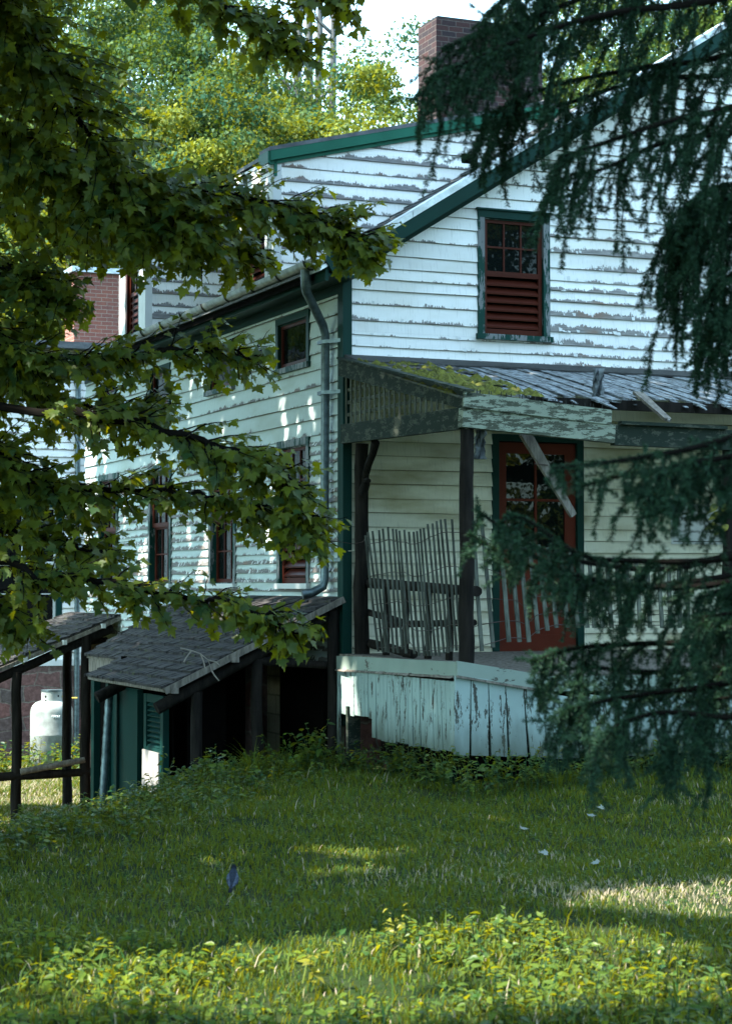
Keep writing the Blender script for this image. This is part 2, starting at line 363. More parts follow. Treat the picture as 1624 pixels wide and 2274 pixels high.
# ---------------------------------------------------------------- clapboards, windows
def pl_gable(v0):
    return lambda a, z, d: (a, v0-d, z)                 # wall facing the camera side
def pl_long(u0):
    return lambda a, z, d: (u0-d, a, z)                 # wall facing left
def clap(mb, P, a0f, a1f, z0, z1, expo, holes, peel, lap=.018, seg=.6):
    """lapped boards; a0f/a1f(z) are the ends, holes (a0,a1,z0,z1), peel(a,z) how much paint has gone"""
    z = z0
    while z < z1-.01:
        e = expo(z) if callable(expo) else expo
        zt = min(z+e, z1); rnd = random.random(); ph = random.uniform(0, 6); lp = lap*random.uniform(.8, 1.3)
        cuts = sorted({z, zt} | {h for q in holes for h in q[2:] if z < h < zt})
        for c0, c1 in zip(cuts[:-1], cuts[1:]):
            f0, f1 = (c0-z)/e, (c1-z)/e
            iv = [(a0f(c0), a1f(c0), a0f(c1), a1f(c1))]; mid = (c0+c1)/2
            for q in sorted(holes):
                if q[2]-1e-6 <= mid <= q[3]+1e-6:
                    nv = []
                    for (l0, r0, l1, r1) in iv:
                        if q[1] <= min(l0, l1) or q[0] >= max(r0, r1): nv.append((l0, r0, l1, r1)); continue
                        if q[0] > max(l0, l1): nv.append((l0, q[0], l1, q[0]))
                        if q[1] < min(r0, r1): nv.append((q[1], r0, q[1], r1))
                    iv = nv
            for (l0, r0, l1, r1) in iv:
                n = max(1, int(max(r0-l0, r1-l1)/seg)); d0 = lp*(1-f0); d1 = lp*(1-f1)
                for i in range(n):
                    s, t = i/n, (i+1)/n
                    A, B, Cc, D = l0+(r0-l0)*s, l0+(r0-l0)*t, l1+(r1-l1)*t, l1+(r1-l1)*s
                    w0, w1 = .004*math.sin(A*2.1+ph), .004*math.sin(B*2.1+ph)
                    if f0 > 0: w0 = w1 = 0
                    def cc(a, zz, f): return (f, rnd, min(1, max(0, peel(a, zz))), 1)
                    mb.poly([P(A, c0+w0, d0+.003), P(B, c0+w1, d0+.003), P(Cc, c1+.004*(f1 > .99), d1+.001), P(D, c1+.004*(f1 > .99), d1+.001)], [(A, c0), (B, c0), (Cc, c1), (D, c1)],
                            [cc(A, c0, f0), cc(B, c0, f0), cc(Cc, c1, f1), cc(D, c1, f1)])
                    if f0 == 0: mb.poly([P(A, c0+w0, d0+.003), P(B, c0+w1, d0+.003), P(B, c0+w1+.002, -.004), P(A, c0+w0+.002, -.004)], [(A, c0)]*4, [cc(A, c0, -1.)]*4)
        z = zt
def pbox(mb, P, a0, a1, z0, z1, d0, d1):
    mb.hexa([P(a0, z0, d0), P(a1, z0, d0), P(a1, z0, d1), P(a0, z0, d1), P(a0, z1, d0), P(a1, z1, d0), P(a1, z1, d1), P(a0, z1, d1)])
def window(par, P, a0, a1, z0, z1, cas=.09, csm='green_worn', split=None, nx=3, ny=2, louv=0, sillm='green_worn', rec=.05, sashm='red', slats=6, label=None, headm=None, sideL=None):
    """a0..z1 outer edge of the casing; split: height of the meeting rail; louv: louvres below it"""
    h = MB(True)
    pbox(h, P, a0, a0+cas, z0, z1-cas, -rec, .028); pbox(h, P, a1-cas, a1, z0, z1-cas, -rec, .028); pbox(h, P, a0+.01, a1-.01, z1-cas-.012, z1-cas, -rec, .0)
    if not headm: pbox(h, P, a0, a1, z1-cas, z1, -rec, .030)
    pbox(h, P, a0+cas, a1-cas, z0-.001, z0+.012, -rec-.01, -.02)
    wo = h.build('window', M[csm], par)
    if label: wo['label'] = label
    if headm:
        h = MB(True); pbox(h, P, a0, a1, z1-cas, z1, -rec, .030); pbox(h, P, a0-.02, a1+.02, z1, z1+.018, 0, .05); h.build('window_head', M[headm], wo)
    s = MB(True); pbox(s, P, a0-.02, a1+.02, z0-.055, z0, -rec-.02, .06); s.build('sill', M[sillm], wo)
    i0, i1, j0, j1 = a0+cas, a1-cas, z0, z1-cas
    b = MB(True); pbox(b, P, i0-.02, i1+.02, j0-.02, j1+.02, -rec-.30, -rec-.12); b.build('reveal', M['void'], wo)
    sp = split if split is not None else j0
    fr = MB(True); sw = .045
    def sash(zb, zt, dd, nx, ny):
        pbox(fr, P, i0, i0+sw, zb, zt, dd-.03, dd); pbox(fr, P, i1-sw, i1, zb, zt, dd-.03, dd)
        pbox(fr, P, i0+sw, i1-sw, zb, zb+sw*1.2, dd-.03, dd-.001); pbox(fr, P, i0+sw, i1-sw, zt-sw, zt, dd-.03, dd-.001)
        for k in range(1, nx):
            a = i0+sw+(i1-i0-2*sw)*k/nx; pbox(fr, P, a-.009, a+.009, zb+sw*1.2, zt-sw, dd-.026, dd-.004)
        for k in range(1, ny):
            zz = zb+sw*1.2+(zt-zb-2.2*sw)*k/ny; pbox(fr, P, i0+sw, i1-sw, zz-.009, zz+.009, dd-.025, dd-.005)
        g = MB(True); g.poly([P(i0+sw, zb+sw, dd-.018), P(i1-sw, zb+sw, dd-.018), P(i1-sw, zt-sw, dd-.018), P(i0+sw, zt-sw, dd-.018)]); g.build('pane', M['glass'], wo)
    sash(sp, j1, -.012, nx, ny)
    if split is not None:
        if louv:
            lv = MB(True); n = slats; H = sp-j0
            pbox(lv, P, i0, i0+.04, j0, sp, -.045, -.012); pbox(lv, P, i1-.04, i1, j0, sp, -.045, -.012); pbox(lv, P, i0+.04, i1-.04, j0, j0+.06, -.045, -.013)
            for k in range(n):
                zz = j0+.07+(H-.08)*k/n; hh = (H-.08)/n
                lv.hexa([P(i0+.04, zz, -.014), P(i1-.04, zz, -.014), P(i1-.04, zz+hh*.75, -.07), P(i0+.04, zz+hh*.75, -.07), P(i0+.04, zz+.016, -.012), P(i1-.04, zz+.016, -.012), P(i1-.04, zz+hh*.75+.012, -.068), P(i0+.04, zz+hh*.75+.012, -.068)])
            lv.build('louvre', M[sashm], wo)
            bk = MB(True); bk.poly([P(i0, j0, -.10), P(i1, j0, -.10), P(i1, sp, -.10), P(i0, sp, -.10)]); bk.build('louvre_back', M['void'], wo)
        else: sash(j0, sp+.02, -.045, nx, ny)
    fr.build('sash', M[sashm], wo)
    return wo

# ---------------------------------------------------------------- the farmhouse
house = hthing('farmhouse', 'weathered white clapboard farmhouse with dark green trim, oxblood windows and a gutter along its eave', 'house', 0, 0, -1.4)
RK = .628                                               # roof pitch
def ridge(u): return 5.045+RK*u                          # top of the roof at a given u
UP = 5.6; WID = 11.2; LEN = 9.6
g_hole = (1.43, 2.245, 4.23, 5.52); d_hole = (1.585, 2.625, 1.0, 3.27)
PG = pl_gable(0.); PLg = pl_long(0.)
rk_in = lambda z: max(.02, (z-4.82)/RK)
def peel_g(a, z): return .25+.35*(a > 2.2)*(z < 5.4)+.3*max(0, 1-abs(z-4.4)/.7)-.35*(z > 5.3)*(a < 2.2)-.35*(a < 1.4)*(z > 4.5)
up = MB(True)
clap(up, PG, rk_in, lambda z: WID-rk_in(z), 3.98, 8.4, lambda z: .135+.03*math.sin(z*9), [g_hole], peel_g)
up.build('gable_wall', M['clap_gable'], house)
M['clap_porch'] = m_clap('grimy_shaded_porch_paint', (.72, .70, .56), (.28, .25, .2), .88, (.42, .37, .22), .85, .35)  # yellow grime, deepened to put the porch roof's shade into the paint
lo = MB(True)
clap(lo, PG, lambda z: .02, lambda z: WID, .55, 3.98, lambda z: .118 if z < 2.3 else .14, [d_hole], lambda a, z: .4*(z < 2.0)*(a < 1.2)+.05, .026)
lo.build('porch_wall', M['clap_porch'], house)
l_holes = [(.90, 1.86, 3.98, 4.56), (3.20, 4.14, 3.96, 4.5), (5.58, 6.48, 3.96, 4.5), (8.0, 8.9, 3.96, 4.5),
           (.90, 1.82, 1.74, 3.26), (3.14, 4.07, 1.74, 3.26), (5.52, 6.48, 1.74, 3.26), (7.88, 8.85, 1.74, 3.26)]
lw = MB(True)
pk_l = lambda a, z: (.62 if z < 3.2 else .1+.2*(z < 3.9))+.1*math.sin(a*2.2)
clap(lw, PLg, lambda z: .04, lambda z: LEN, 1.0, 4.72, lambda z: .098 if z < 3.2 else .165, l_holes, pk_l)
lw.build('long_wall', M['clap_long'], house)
# curled paint flakes along the lower edges of the boards
V = []; Fq = []; 
def flakes(P, a0, a1, zs, dens, holes, sz, dout):
    for z in zs:
        a = a0
        while a < a1:
            a += random.expovariate(dens)
            if any(q[0]-.02 < a < q[1]+.02 and q[2]-.1 < z < q[3]+.05 for q in holes) or a > a1: continue
            if math.sin(a*3.1+z*17)+math.sin(a*7.3-z*5) < -.35: continue
            wd = random.uniform(.3, 1)*sz; h = random.uniform(.25, 1)*sz*.8; c = random.uniform(.006, .022); zb = z+random.uniform(-.004, .012)
            b = len(V)
            for (da, dz, dd) in ((-wd/2, h, dout), (wd/2, h*random.uniform(.6, 1.2), dout), (wd*random.uniform(.2, .5), -.004, dout+c), (-wd*random.uniform(.2, .5), random.uniform(-.01, .008), dout+c*random.uniform(.3, 1))):
                V.append(hw(*P(a+da, zb+dz, dd)))
            Fq.append((b, b+1, b+2, b+3))
zs = []; z = 1.0
while z < 4.2: zs.append(z); z += .098 if z < 3.2 else .165
flakes(PLg, .2, LEN, [q for q in zs if q < 3.25], 13, l_holes, .055, .014); flakes(PLg, .2, LEN, [q for q in zs if q >= 3.25], 1.6, l_holes, .06, .016)
npmesh('paint_flakes', V, np.array(Fq), M['trimw'], house)['kind'] = 'stuff'
V = []; Fq = []; zs = []; z = 3.98
while z < 5.4: zs.append(z); z += .135+.03*math.sin(z*9)
flakes(PG, 2.25, 6, zs, 9, [g_hole], .05, .016); flakes(PG, .1, 2.25, [q for q in zs if q < 4.9], 4, [g_hole], .045, .016)
npmesh('paint_flakes', V, np.array(Fq), M['trimw'], house)['kind'] = 'stuff'
co = MB(True); co.box((.22, .22, -1.4), (WID-.2, LEN-.1, 4.3)); co.build('interior', M['void'], house)
fd = MB(True)
fd.poly([(-.002, 2.15, -1.5), (-.002, LEN, -1.5), (-.002, LEN, 1.0), (-.002, 2.15, 1.0)], [(2.15, -1.5), (LEN, -1.5), (LEN, 1), (2.15, 1)])
fd.poly([(.0, -.002, -1.5), (WID, -.002, -1.5), (WID, -.002, .55), (0, -.002, .55)], [(0, -1.5), (WID, -1.5), (WID, .55), (0, .55)])
fd.poly([(0, LEN, -1.5), (WID, LEN, -1.5), (WID, LEN, 4.8), (0, LEN, 4.8)], [(0, -1.5), (WID, -1.5), (WID, 4.8), (0, 4.8)])
fd.poly([(WID, 0, -1.5), (WID, LEN, -1.5), (WID, LEN, 4.8), (WID, 0, 4.8)], [(0, -1.5), (9, -1.5), (9, 4.8), (0, 4.8)])
fd.build('foundation', M['stone'], house)
bw = MB(True); bw.poly([(-.004, 0, -1.5), (-.004, 2.15, -1.5), (-.004, 2.15, 1.0), (-.004, 0, 1.0)], [(0, -1.5), (2.15, -1.5), (2.15, 1), (0, 1)]); bw.build('basement_wall', M['block'], house)
bd = MB(True); bd.box((-.06, .42, -1.4), (-.01, 1.62, .93)); bd.build('basement_door', M['void'], house)
# corner boards
cb = MB(True); cb.box((-.035, -.035, .4), (.06, -.002, 4.80)); cb.box((-.035, -.002, .4), (-.002, .10, 4.72)); cb.build('corner_board', M['green'], house)
# roof slabs with rows of shingles
def slab(mb, u0, z0, u1, z1, v0, v1, th):
    mb.hexa([(u0, v0, z0-th), (u1, v0, z1-th), (u1, v1, z1-th), (u0, v1, z0-th), (u0, v0, z0), (u1, v0, z1), (u1, v1, z1), (u0, v1, z0)])
rf = MB(True); slab(rf, -.38, ridge(-.38)-.07, .48, ridge(.48)-.29, .02, LEN+.2, .05); slab(rf, .48, ridge(.48)-.41, UP, ridge(UP)-.41, .02, LEN+.2, .05); slab(rf, UP, ridge(UP)-.41, WID+.38, ridge(-.38)-.14, .02, LEN+.2, .07)
roof = rf.build('roof', M['void'], house)
sh = MB(True); u = -.42; RD = ridge; ridge = lambda u: RD(u)-.36*min(1, max(0, (u+.42)/.9))
while u < UP-.1:
    v = .02
    while v < LEN+.2:
        wv = random.uniform(.22, .34); l = .24; j = random.uniform(0, .012)
        if not ((u > 1.25 and v > 5.6) or (u > 0 and v > 7.1)):
            sh.hexa([(u, v, ridge(u)-.035), (u+l, v, ridge(u+l)-.04), (u+l, v+wv-.006, ridge(u+l)-.04), (u, v+wv-.006, ridge(u)-.035), (u, v, ridge(u)-.012+j), (u+l, v, ridge(u+l)-.03), (u+l, v+wv-.006, ridge(u+l)-.03), (u, v+wv-.006, ridge(u)-.012+j)])
        v += wv
    u += .2
sh.build('shingles', M['slate'], roof); ridge = RD
ed = MB(True)
for k in range(9):
    ua, ub = -.12+k*.7, -.12+(k+1)*.7-.006
    if ub > UP: break
    ed.hexa([(ua, -.335, ridge(ua)-.085), (ub, -.335, ridge(ub)-.085), (ub, -.31, ridge(ub)-.085), (ua, -.31, ridge(ua)-.085), (ua, -.335, ridge(ua)-.02), (ub, -.335, ridge(ub)-.02), (ub, -.31, ridge(ub)-.012), (ua, -.31, ridge(ua)-.012)])
ed.hexa([(-.38, -.31, ridge(-.38)-.06), (UP, -.31, ridge(UP)-.06), (UP, .04, ridge(UP)-.06), (-.38, .04, ridge(-.38)-.06), (-.38, -.31, ridge(-.38)-.022), (UP, -.31, ridge(UP)-.022), (UP, .04, ridge(UP)-.022), (-.38, .04, ridge(-.38)-.022)])
ed.build('drip_edge', M['tin'], roof)
rb = MB(True)
rb.hexa([(-.12, -.325, ridge(-.12)-.235), (UP, -.325, ridge(UP)-.235), (UP, -.29, ridge(UP)-.235), (-.12, -.29, ridge(-.12)-.235), (-.12, -.325, ridge(-.12)-.088), (UP, -.325, ridge(UP)-.088), (UP, -.29, ridge(UP)-.088), (-.12, -.29, ridge(-.12)-.088)])
rb.hexa([(-.02, -.29, ridge(-.02)-.235), (UP, -.29, ridge(UP)-.235), (UP, -.003, ridge(UP)-.235), (-.02, -.003, ridge(-.02)-.235), (-.02, -.29, ridge(-.02)-.205), (UP, -.29, ridge(UP)-.205), (UP, -.003, ridge(UP)-.205), (-.02, -.003, ridge(-.02)-.205)])
# boxed end of the eave
for (v0, v1) in ((-.33, -.285),):
    P8 = [(-.31, 4.95), (-.10, 4.95), (.02, 4.78), (-.23, 4.70), (-.33, 4.84)]
    rb.poly([(a, v0, z) for a, z in P8]); rb.poly([(a, v1, z) for a, z in P8][::-1])
    for i in range(5):
        a, b = P8[i], P8[(i+1) % 5]; rb.poly([(a[0], v0, a[1]), (b[0], v0, b[1]), (b[0], v1, b[1]), (a[0], v1, a[1])])
rb.build('rake_board', M['green'], roof)
fr = MB(True); fr.hexa([(.05, -.025, ridge(.05)-.31), (UP, -.025, ridge(UP)-.31), (UP, -.003, ridge(UP)-.31), (.05, -.003, ridge(.05)-.31), (.05, -.025, ridge(.05)-.2), (UP, -.025, ridge(UP)-.2), (UP, -.003, ridge(UP)-.2), (.05, -.003, ridge(.05)-.2)])
fr.build('frieze_board', M['green'], house)
ev = MB(True); ev.box((-.32, -.285, 4.66), (-.285, LEN+.1, 4.86)); ev.box((-.285, -.285, 4.70), (-.002, LEN+.1, 4.73)); ev.box((-.03, .0, 4.60), (-.002, LEN, 4.70)); ev.build('eave_board', M['green'], roof)
# half-round gutter with hoops
gu = MB(True); n = 9; gr = .075
def gut(v, k, r): a = math.pi*k/n; return (-.40-r*math.cos(a), v, 4.86-.0025*v-r*math.sin(a))
vs = [-.30+(LEN+.4)*i/24 for i in range(25)]
for v0, v1 in zip(vs[:-1], vs[1:]):
    for k in range(n):
        gu.poly([gut(v0, k, gr), gut(v0, k+1, gr), gut(v1, k+1, gr), gut(v1, k, gr)]); gu.poly([gut(v0, k, gr-.006), gut(v0, k+1, gr-.006), gut(v1, k+1, gr-.006), gut(v1, k, gr-.006)])
gu.poly([gut(-.30, k, gr) for k in range(n+1)]); gu.poly([gut(LEN+.1, k, gr) for k in range(n+1)])
gutter = gu.build('gutter', M['galv'], house, smooth=True)
gl = MB(True); gl.tube([hw(-.475, v, 4.86-.0025*v) for v in vs], .011, 6); 
gl.build('gutter_lip', M['tin'], gutter, smooth=True)
for i in range(13):
    v = -.12+i*.78; hb = MB(); hb.tube([hw(*gut(v, k, gr+.006)) for k in range(n+1)], .009, 5); hb.build('gutter_hoop', M['iron'], gutter)
ds = MB(); ds.tube([hw(*p) for p in ((-.40, .02, 4.80), (-.40, .02, 4.66), (-.385, .05, 4.60), (-.12, .27, 4.30), (-.085, .30, 4.22), (-.085, .30, 3.5), (-.085, .31, 2.6), (-.085, .31, 1.82), (-.10, .31, 1.74), (-.20, .34, 1.68), (-.30, .36, 1.66))],
                  [.052, .050, .044, .044, .044, .043, .043, .043, .043, .045, .05], 12)
dsp = ds.build('downspout', M['pipe'], house, smooth=True)
for z in (4.14, 3.64, 2.0):
    s = MB(True); s.box((-.145, .245, z-.018), (-.13, .365, z+.018)); s.bar((-.14, .25, z), (-.02, .02, z), .014, .036); s.bar((-.14, .36, z), (-.02, .38, z), .014, .036)
    s.build('pipe_strap', M['pipe'], dsp)
# windows
window(house, PG, 1.43, 2.245, 4.27, 5.52, .075, 'green_worn', 4.86, 3, 2, 1, slats=6, rec=.06, headm='green')
for k, (a0, a1, z0, z1) in enumerate(l_holes):
    if k < 4: window(house, PLg, a0, a1, z0+.04, z1, .07, 'green', None, 1, 1, rec=.10)
    else: window(house, PLg, a0, a1, z0+.03, z1, .075, 'green_worn', (z0+z1)/2-.02, 3, 2, k == 4, 'trimw', rec=.10, slats=7)
# porch door
dr = MB(True); pbox(dr, PG, 1.585, 1.66, 1.05, 3.27, -.04, .03); pbox(dr, PG, 2.55, 2.625, 1.05, 3.27, -.04, .03); pbox(dr, PG, 1.66, 2.55, 3.20, 3.27, -.04, .03)
frm = dr.build('door_frame', M['green'], house)
dd = MB(True)
pbox(dd, PG, 1.66, 1.76, 1.06, 3.19, -.05, -.015); pbox(dd, PG, 2.43, 2.55, 1.06, 3.19, -.05, -.015); pbox(dd, PG, 1.76, 2.43, 3.08, 3.19, -.05, -.016); pbox(dd, PG, 1.76, 2.43, 1.92, 2.13, -.05, -.016)
pbox(dd, PG, 1.76, 2.43, 1.06, 1.25, -.05, -.016); pbox(dd, PG, 1.76, 2.43, 1.25, 1.92, -.05, -.03); pbox(dd, PG, 2.085, 2.11, 2.13, 3.08, -.045, -.02); pbox(dd, PG, 1.76, 2.085, 2.60, 2.625, -.045, -.021); pbox(dd, PG, 2.11, 2.43, 2.60, 2.625, -.045, -.021)
M['redd'] = m_peel('oxblood_door_paint', (.105, .019, .0095), (.06, .015, .011), .75, rough=.5); door = dd.build('door', M['redd'], house)
gp = MB(True); gp.poly([PG(1.76, 2.13, -.035), PG(2.43, 2.13, -.035), PG(2.43, 3.08, -.035), PG(1.76, 3.08, -.035)]); gp.build('pane', M['glass'], door)
kn = MB(); kn.tube([hw(*PG(2.49, 2.09, -.015)), hw(*PG(2.49, 2.09, .02)), hw(*PG(2.49, 2.09, .045))], [.012, .02, .012], 10); kn.build('handle', M['galv'], door, smooth=True)

# ---------------------------------------------------------------- notice on the porch wall
def text_mesh(name, txt, size, m, par, p, rot_frame, align='LEFT'):
    cu = bpy.data.curves.new('t', 'FONT'); cu.body = txt; cu.size = size; cu.align_x = align; cu.extrude = .0006
    to = bpy.data.objects.new('t', cu); COL.objects.link(to)
    dg = bpy.context.evaluated_depsgraph_get(); me = bpy.data.meshes.new_from_object(to.evaluated_get(dg)); bpy.data.objects.remove(to)
    X, Y, Z = rot_frame; W = np.array([v.co[:] for v in me.vertices])
    Wd = np.array(p)+W[:, :1]*X+W[:, 1:2]*Y+W[:, 2:3]*Z
    Mi = np.array(MATW[par].inverted()); Wd = Wd@Mi[:3, :3].T+Mi[:3, 3]
    me.vertices.foreach_set('co', Wd.ravel()); me.update(); me.materials.clear(); me.materials.append(m)
    o = bpy.data.objects.new(name, me); COL.objects.link(o); o.parent = par; return o
sg = hthing('notice_sign', 'pale notice board with black lettering nailed to the porch wall right of the door', 'sign', 3.98, -.03, 2.2)
s = MB(True); s.box((3.66, -.032, 2.18), (4.42, -.018, 2.60)); s.build('board', M['trimw'], sg)
s = MB(True); s.box((3.68, -.035, 2.205), (4.40, -.0325, 2.213)); s.build('border_line', M['void'], sg)
FR = (HU, HZ, -HV)
text_mesh('lettering', "T RISK GETTING", .058, M['void'], sg, hw(3.72, -.0335, 2.42), FR); text_mesh('lettering', 'Union County Police Department', .05, M['void'], sg, hw(3.72, -.0335, 2.30), FR)

# ---------------------------------------------------------------- the porch
porch = hthing('porch', 'collapsing porch with a mossy broken roof, log posts and a flaking board skirt', 'porch', 0, -1.3, 0)
def sag(u, v): return -.20*min(max(u, 0)/.8, 1.15)*min(1, -v/2.6)**2
# roof: loose sheathing boards running down the slope
zr = lambda v: 3.93+.225*v
bo = MB(True); mo = MB(True); u = -.04; k = 0
while u < 7.6:
    wd = random.uniform(.10, .165); left = u < .62
    vend = -2.66 if left else -random.uniform(1.75, 2.2)-(.3 if random.random() < .2 else 0)
    if .55 < u < .95: vend = -2.45+.35*(u-.55)/.4*2*random.uniform(.6, 1)
    tw = random.uniform(-.006, .006); d = random.uniform(0, .014); t = random.uniform(.016, .026); bend = -.05 if not left else 0
    N = 4; mb = mo if u < .72 else bo
    for i in range(N):
        va, vb = vend*i/N, vend*(i+1)/N
        za, zb = zr(va)+d+bend*(i/N)**2, zr(vb)+d+bend*((i+1)/N)**2
        e = .02 if i == N-1 else 0
        mb.hexa([(u, va, za), (u+wd-.014, va, za+tw), (u+wd-.018, vb+e*random.uniform(-3, 3), zb+tw), (u, vb, zb), (u, va, za+t), (u+wd-.014, va, za+t+tw), (u+wd-.018, vb+e, zb+t+tw), (u, vb, zb+t)])
    if not left and random.random() < .35:                # a splintered tongue
        v2 = vend-random.uniform(.05, .3); mb.hexa([(u+.02, vend, zr(vend)+bend), (u+wd*.6, vend, zr(vend)+bend), (u+wd*.5, v2, zr(v2)+bend-.02), (u+.03, v2, zr(v2)+bend-.02), (u+.02, vend, zr(vend)+bend+.015), (u+wd*.6, vend, zr(vend)+bend+.015), (u+wd*.5, v2, zr(v2)+bend-.012), (u+.03, v2, zr(v2)+bend-.012)])
    u += wd
    k += 1
bo.build('roof_boards', M['board_roof'], porch); mroof = mo.build('mossy_roof_boards', M['moss'], porch); mroof['label'] = 'mossy corner of the porch roof'
# moss cushions and torn felt on the mossy corner
ms = MB(True)
for i in range(210):
    u, v = random.uniform(.0, .68), -random.uniform(.25, 2.45)
    if random.random() < .35: u = random.uniform(.3, .95)
    r = random.uniform(.03, .09); h = random.uniform(.018, .042); z = zr(v)+.03; ph = random.random()*6
    rim = [(u+r*math.cos(ph+q*1.047)*random.uniform(.6, 1.2), v+1.5*r*math.sin(ph+q*1.047)*random.uniform(.6, 1.2)) for q in range(6)]
    for q in range(6):
        a, b = rim[q], rim[(q+1) % 6]; ms.poly([(a[0], a[1], zr(a[1])+.022), (b[0], b[1], zr(b[1])+.022), (u, v, z+h)])
M['mossy'] = m_plain('yellow_green_moss', (.085, .088, .010), .95, 0, .5, 14, .8)
ms.build('moss', M['mossy'], mroof)
tp = MB(True)
for i in range(26):
    u0, u1 = i*.3-.02, (i+1)*.3-.02; s0, s1 = random.Random(i).uniform(0, .04), random.Random(i+1).uniform(0, .04)
    tp.hexa([(u0, -.26-s0, zr(-.26)+.026), (u1, -.26-s1, zr(-.26)+.026), (u1, -.035, 3.955), (u0, -.035, 3.955), (u0, -.26-s0, zr(-.26)+.035+s0*.4), (u1, -.26-s1, zr(-.26)+.035+s1*.4), (u1, -.02, 3.995), (u0, -.02, 3.995)])
for i in range(14):
    u, v = random.uniform(0, 1.1), -random.uniform(.25, .9); w_, l_ = random.uniform(.08, .2), random.uniform(.08, .25)
    z = zr(v)+.030; tp.poly([(u, v, z), (u+w_, v-.02, z+.012), (u+w_*.8, v-l_, zr(v-l_)+.045), (u-.02, v-l_*.7, zr(v-l_*.7)+.03)])
tp.build('tar_paper', M['tar'], porch)
# rafter end, rake, lattice and side beam
sb = MB(True)
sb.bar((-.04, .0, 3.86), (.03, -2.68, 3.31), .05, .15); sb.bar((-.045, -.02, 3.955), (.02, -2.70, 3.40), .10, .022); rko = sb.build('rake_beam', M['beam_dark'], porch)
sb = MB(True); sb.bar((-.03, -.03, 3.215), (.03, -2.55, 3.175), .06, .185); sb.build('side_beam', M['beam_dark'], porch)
lt = MB(True)
for i in range(26):
    v = -.06-i*.115; zt = 3.80+.2*v
    if zt > 3.34: lt.bar((-.01, v, 3.28), (-.01, v, zt), .008, .034, up=(0, 1, 0))
for zz in (3.40, 3.52, 3.64):
    vend = (zz-3.80)/.2; lt.bar((.002, -.03, zz), (.002, max(vend, -2.4), zz), .008, .034)
lt.build('lattice', M['slat'], porch)
# front beam, upper board with nails, sagging far end
fb = MB(True); fb.bar((-.02, -2.62, 3.175), (1.46, -2.62, 3.08), .09, .165); fb.bar((-.02, -2.675, 3.325), (1.42, -2.66, 3.22), .03, .13); fbo = fb.build('front_beam', M['beam'], porch)
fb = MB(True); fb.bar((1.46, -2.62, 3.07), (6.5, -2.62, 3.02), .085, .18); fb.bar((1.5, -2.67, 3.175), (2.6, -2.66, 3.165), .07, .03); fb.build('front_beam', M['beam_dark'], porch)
for i in range(22): nl = MB(True); u = .1+i*.058+random.uniform(-.02, .02); nl.bar((u, -2.66, 3.38-.073*u), (u+random.uniform(-.01, .01), -2.66, 3.425-.073*u), .006, .006, up=(0, 1, 0)); nl.build('nail', M['iron'], fbo)
# under-roof purlin, seen dark behind the broken edge
pu = MB(True); pu.bar((.3, -2.0, 3.40), (7, -2.0, 3.40), .06, .09); pu.bar((.3, -.9, 3.64), (7, -.9, 3.64), .06, .09); pu.build('purlin', M['log'], porch)
# log posts
def logpost(mb, p, q, r0, r1, n=10, kn=.05):
    p = np.array(p); q = np.array(q); N = 9
    mb.tube([p+(q-p)*i/N+np.array([random.uniform(-.5, .5)*r0*.25, random.uniform(-.5, .5)*r0*.25, 0]) for i in range(N+1)], [r0+(r1-r0)*i/N for i in range(N+1)], n, rough=kn)
for (a, b, r) in (((.12, -.13, 1.08), (.12, -.13, 3.12), .075), ((.05, -2.58, 1.05), (.06, -2.58, 3.08), .07), ((2.68, -2.58, .85), (2.68, -2.58, 3.0), .07), ((5.4, -2.58, .85), (5.4, -2.58, 3.0), .07)):
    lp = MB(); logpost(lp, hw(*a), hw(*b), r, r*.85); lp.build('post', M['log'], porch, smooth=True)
br = MB(); br.tube([hw(*p) for p in ((.10, -.20, 2.62), (.11, -.26, 2.72), (.09, -.30, 2.80), (.07, -.42, 2.90), (.05, -.58, 3.0), (.03, -.68, 3.10))], [.05, .042, .036, .032, .034, .04], 8, rough=.12); br.tube([hw(.09, -.27, 2.75), hw(.08, -.36, 2.76), hw(.07, -.42, 2.745)], [.022, .02, .026], 7); br.build('brace', M['log'], porch, smooth=True)
# floor, band boards, skirt boards
fl = MB(True); v = 0.
for i in range(22):
    v0, v1 = -i*.12, -(i+1)*.12+.006
    for (ua, ub) in ((-.06, .4), (.4, .85), (.85, 1.5), (1.5, 4), (4, 8)):
        fl.hexa([(ua, v0, 1.06+sag(ua, v0)), (ub, v0, 1.06+sag(ub, v0)), (ub, v1, 1.06+sag(ub, v1)), (ua, v1, 1.06+sag(ua, v1)), (ua, v0, 1.09+sag(ua, v0)), (ub, v0, 1.09+sag(ub, v0)), (ub, v1, 1.09+sag(ub, v1)), (ua, v1, 1.09+sag(ua, v1))])
fl.build('floor', M['oldwood'], porch)
bn = MB(True); bn.hexa([(-.085, .03, .93), (-.06, .03, .93), (-.05, -2.645, .985), (-.08, -2.645, .985), (-.085, .03, 1.07), (-.06, .03, 1.07), (-.05, -2.645, 1.105), (-.08, -2.645, 1.105)]); bn.build('band_board', M['band'], porch)
bn = MB(True); bn.hexa([(-.08, -2.675, .99), (.78, -2.675, .845), (.78, -2.65, .845), (-.08, -2.65, .99), (-.08, -2.675, 1.115), (.78, -2.675, .975), (.78, -2.65, .975), (-.08, -2.65, 1.115)])
bn.hexa([(.785, -2.67, .84), (7.5, -2.67, .80), (7.5, -2.645, .80), (.785, -2.645, .84), (.785, -2.67, .97), (7.5, -2.67, .93), (7.5, -2.645, .93), (.785, -2.645, .97)]); bn.build('band_board', M['band'], porch)
st = MB(True)
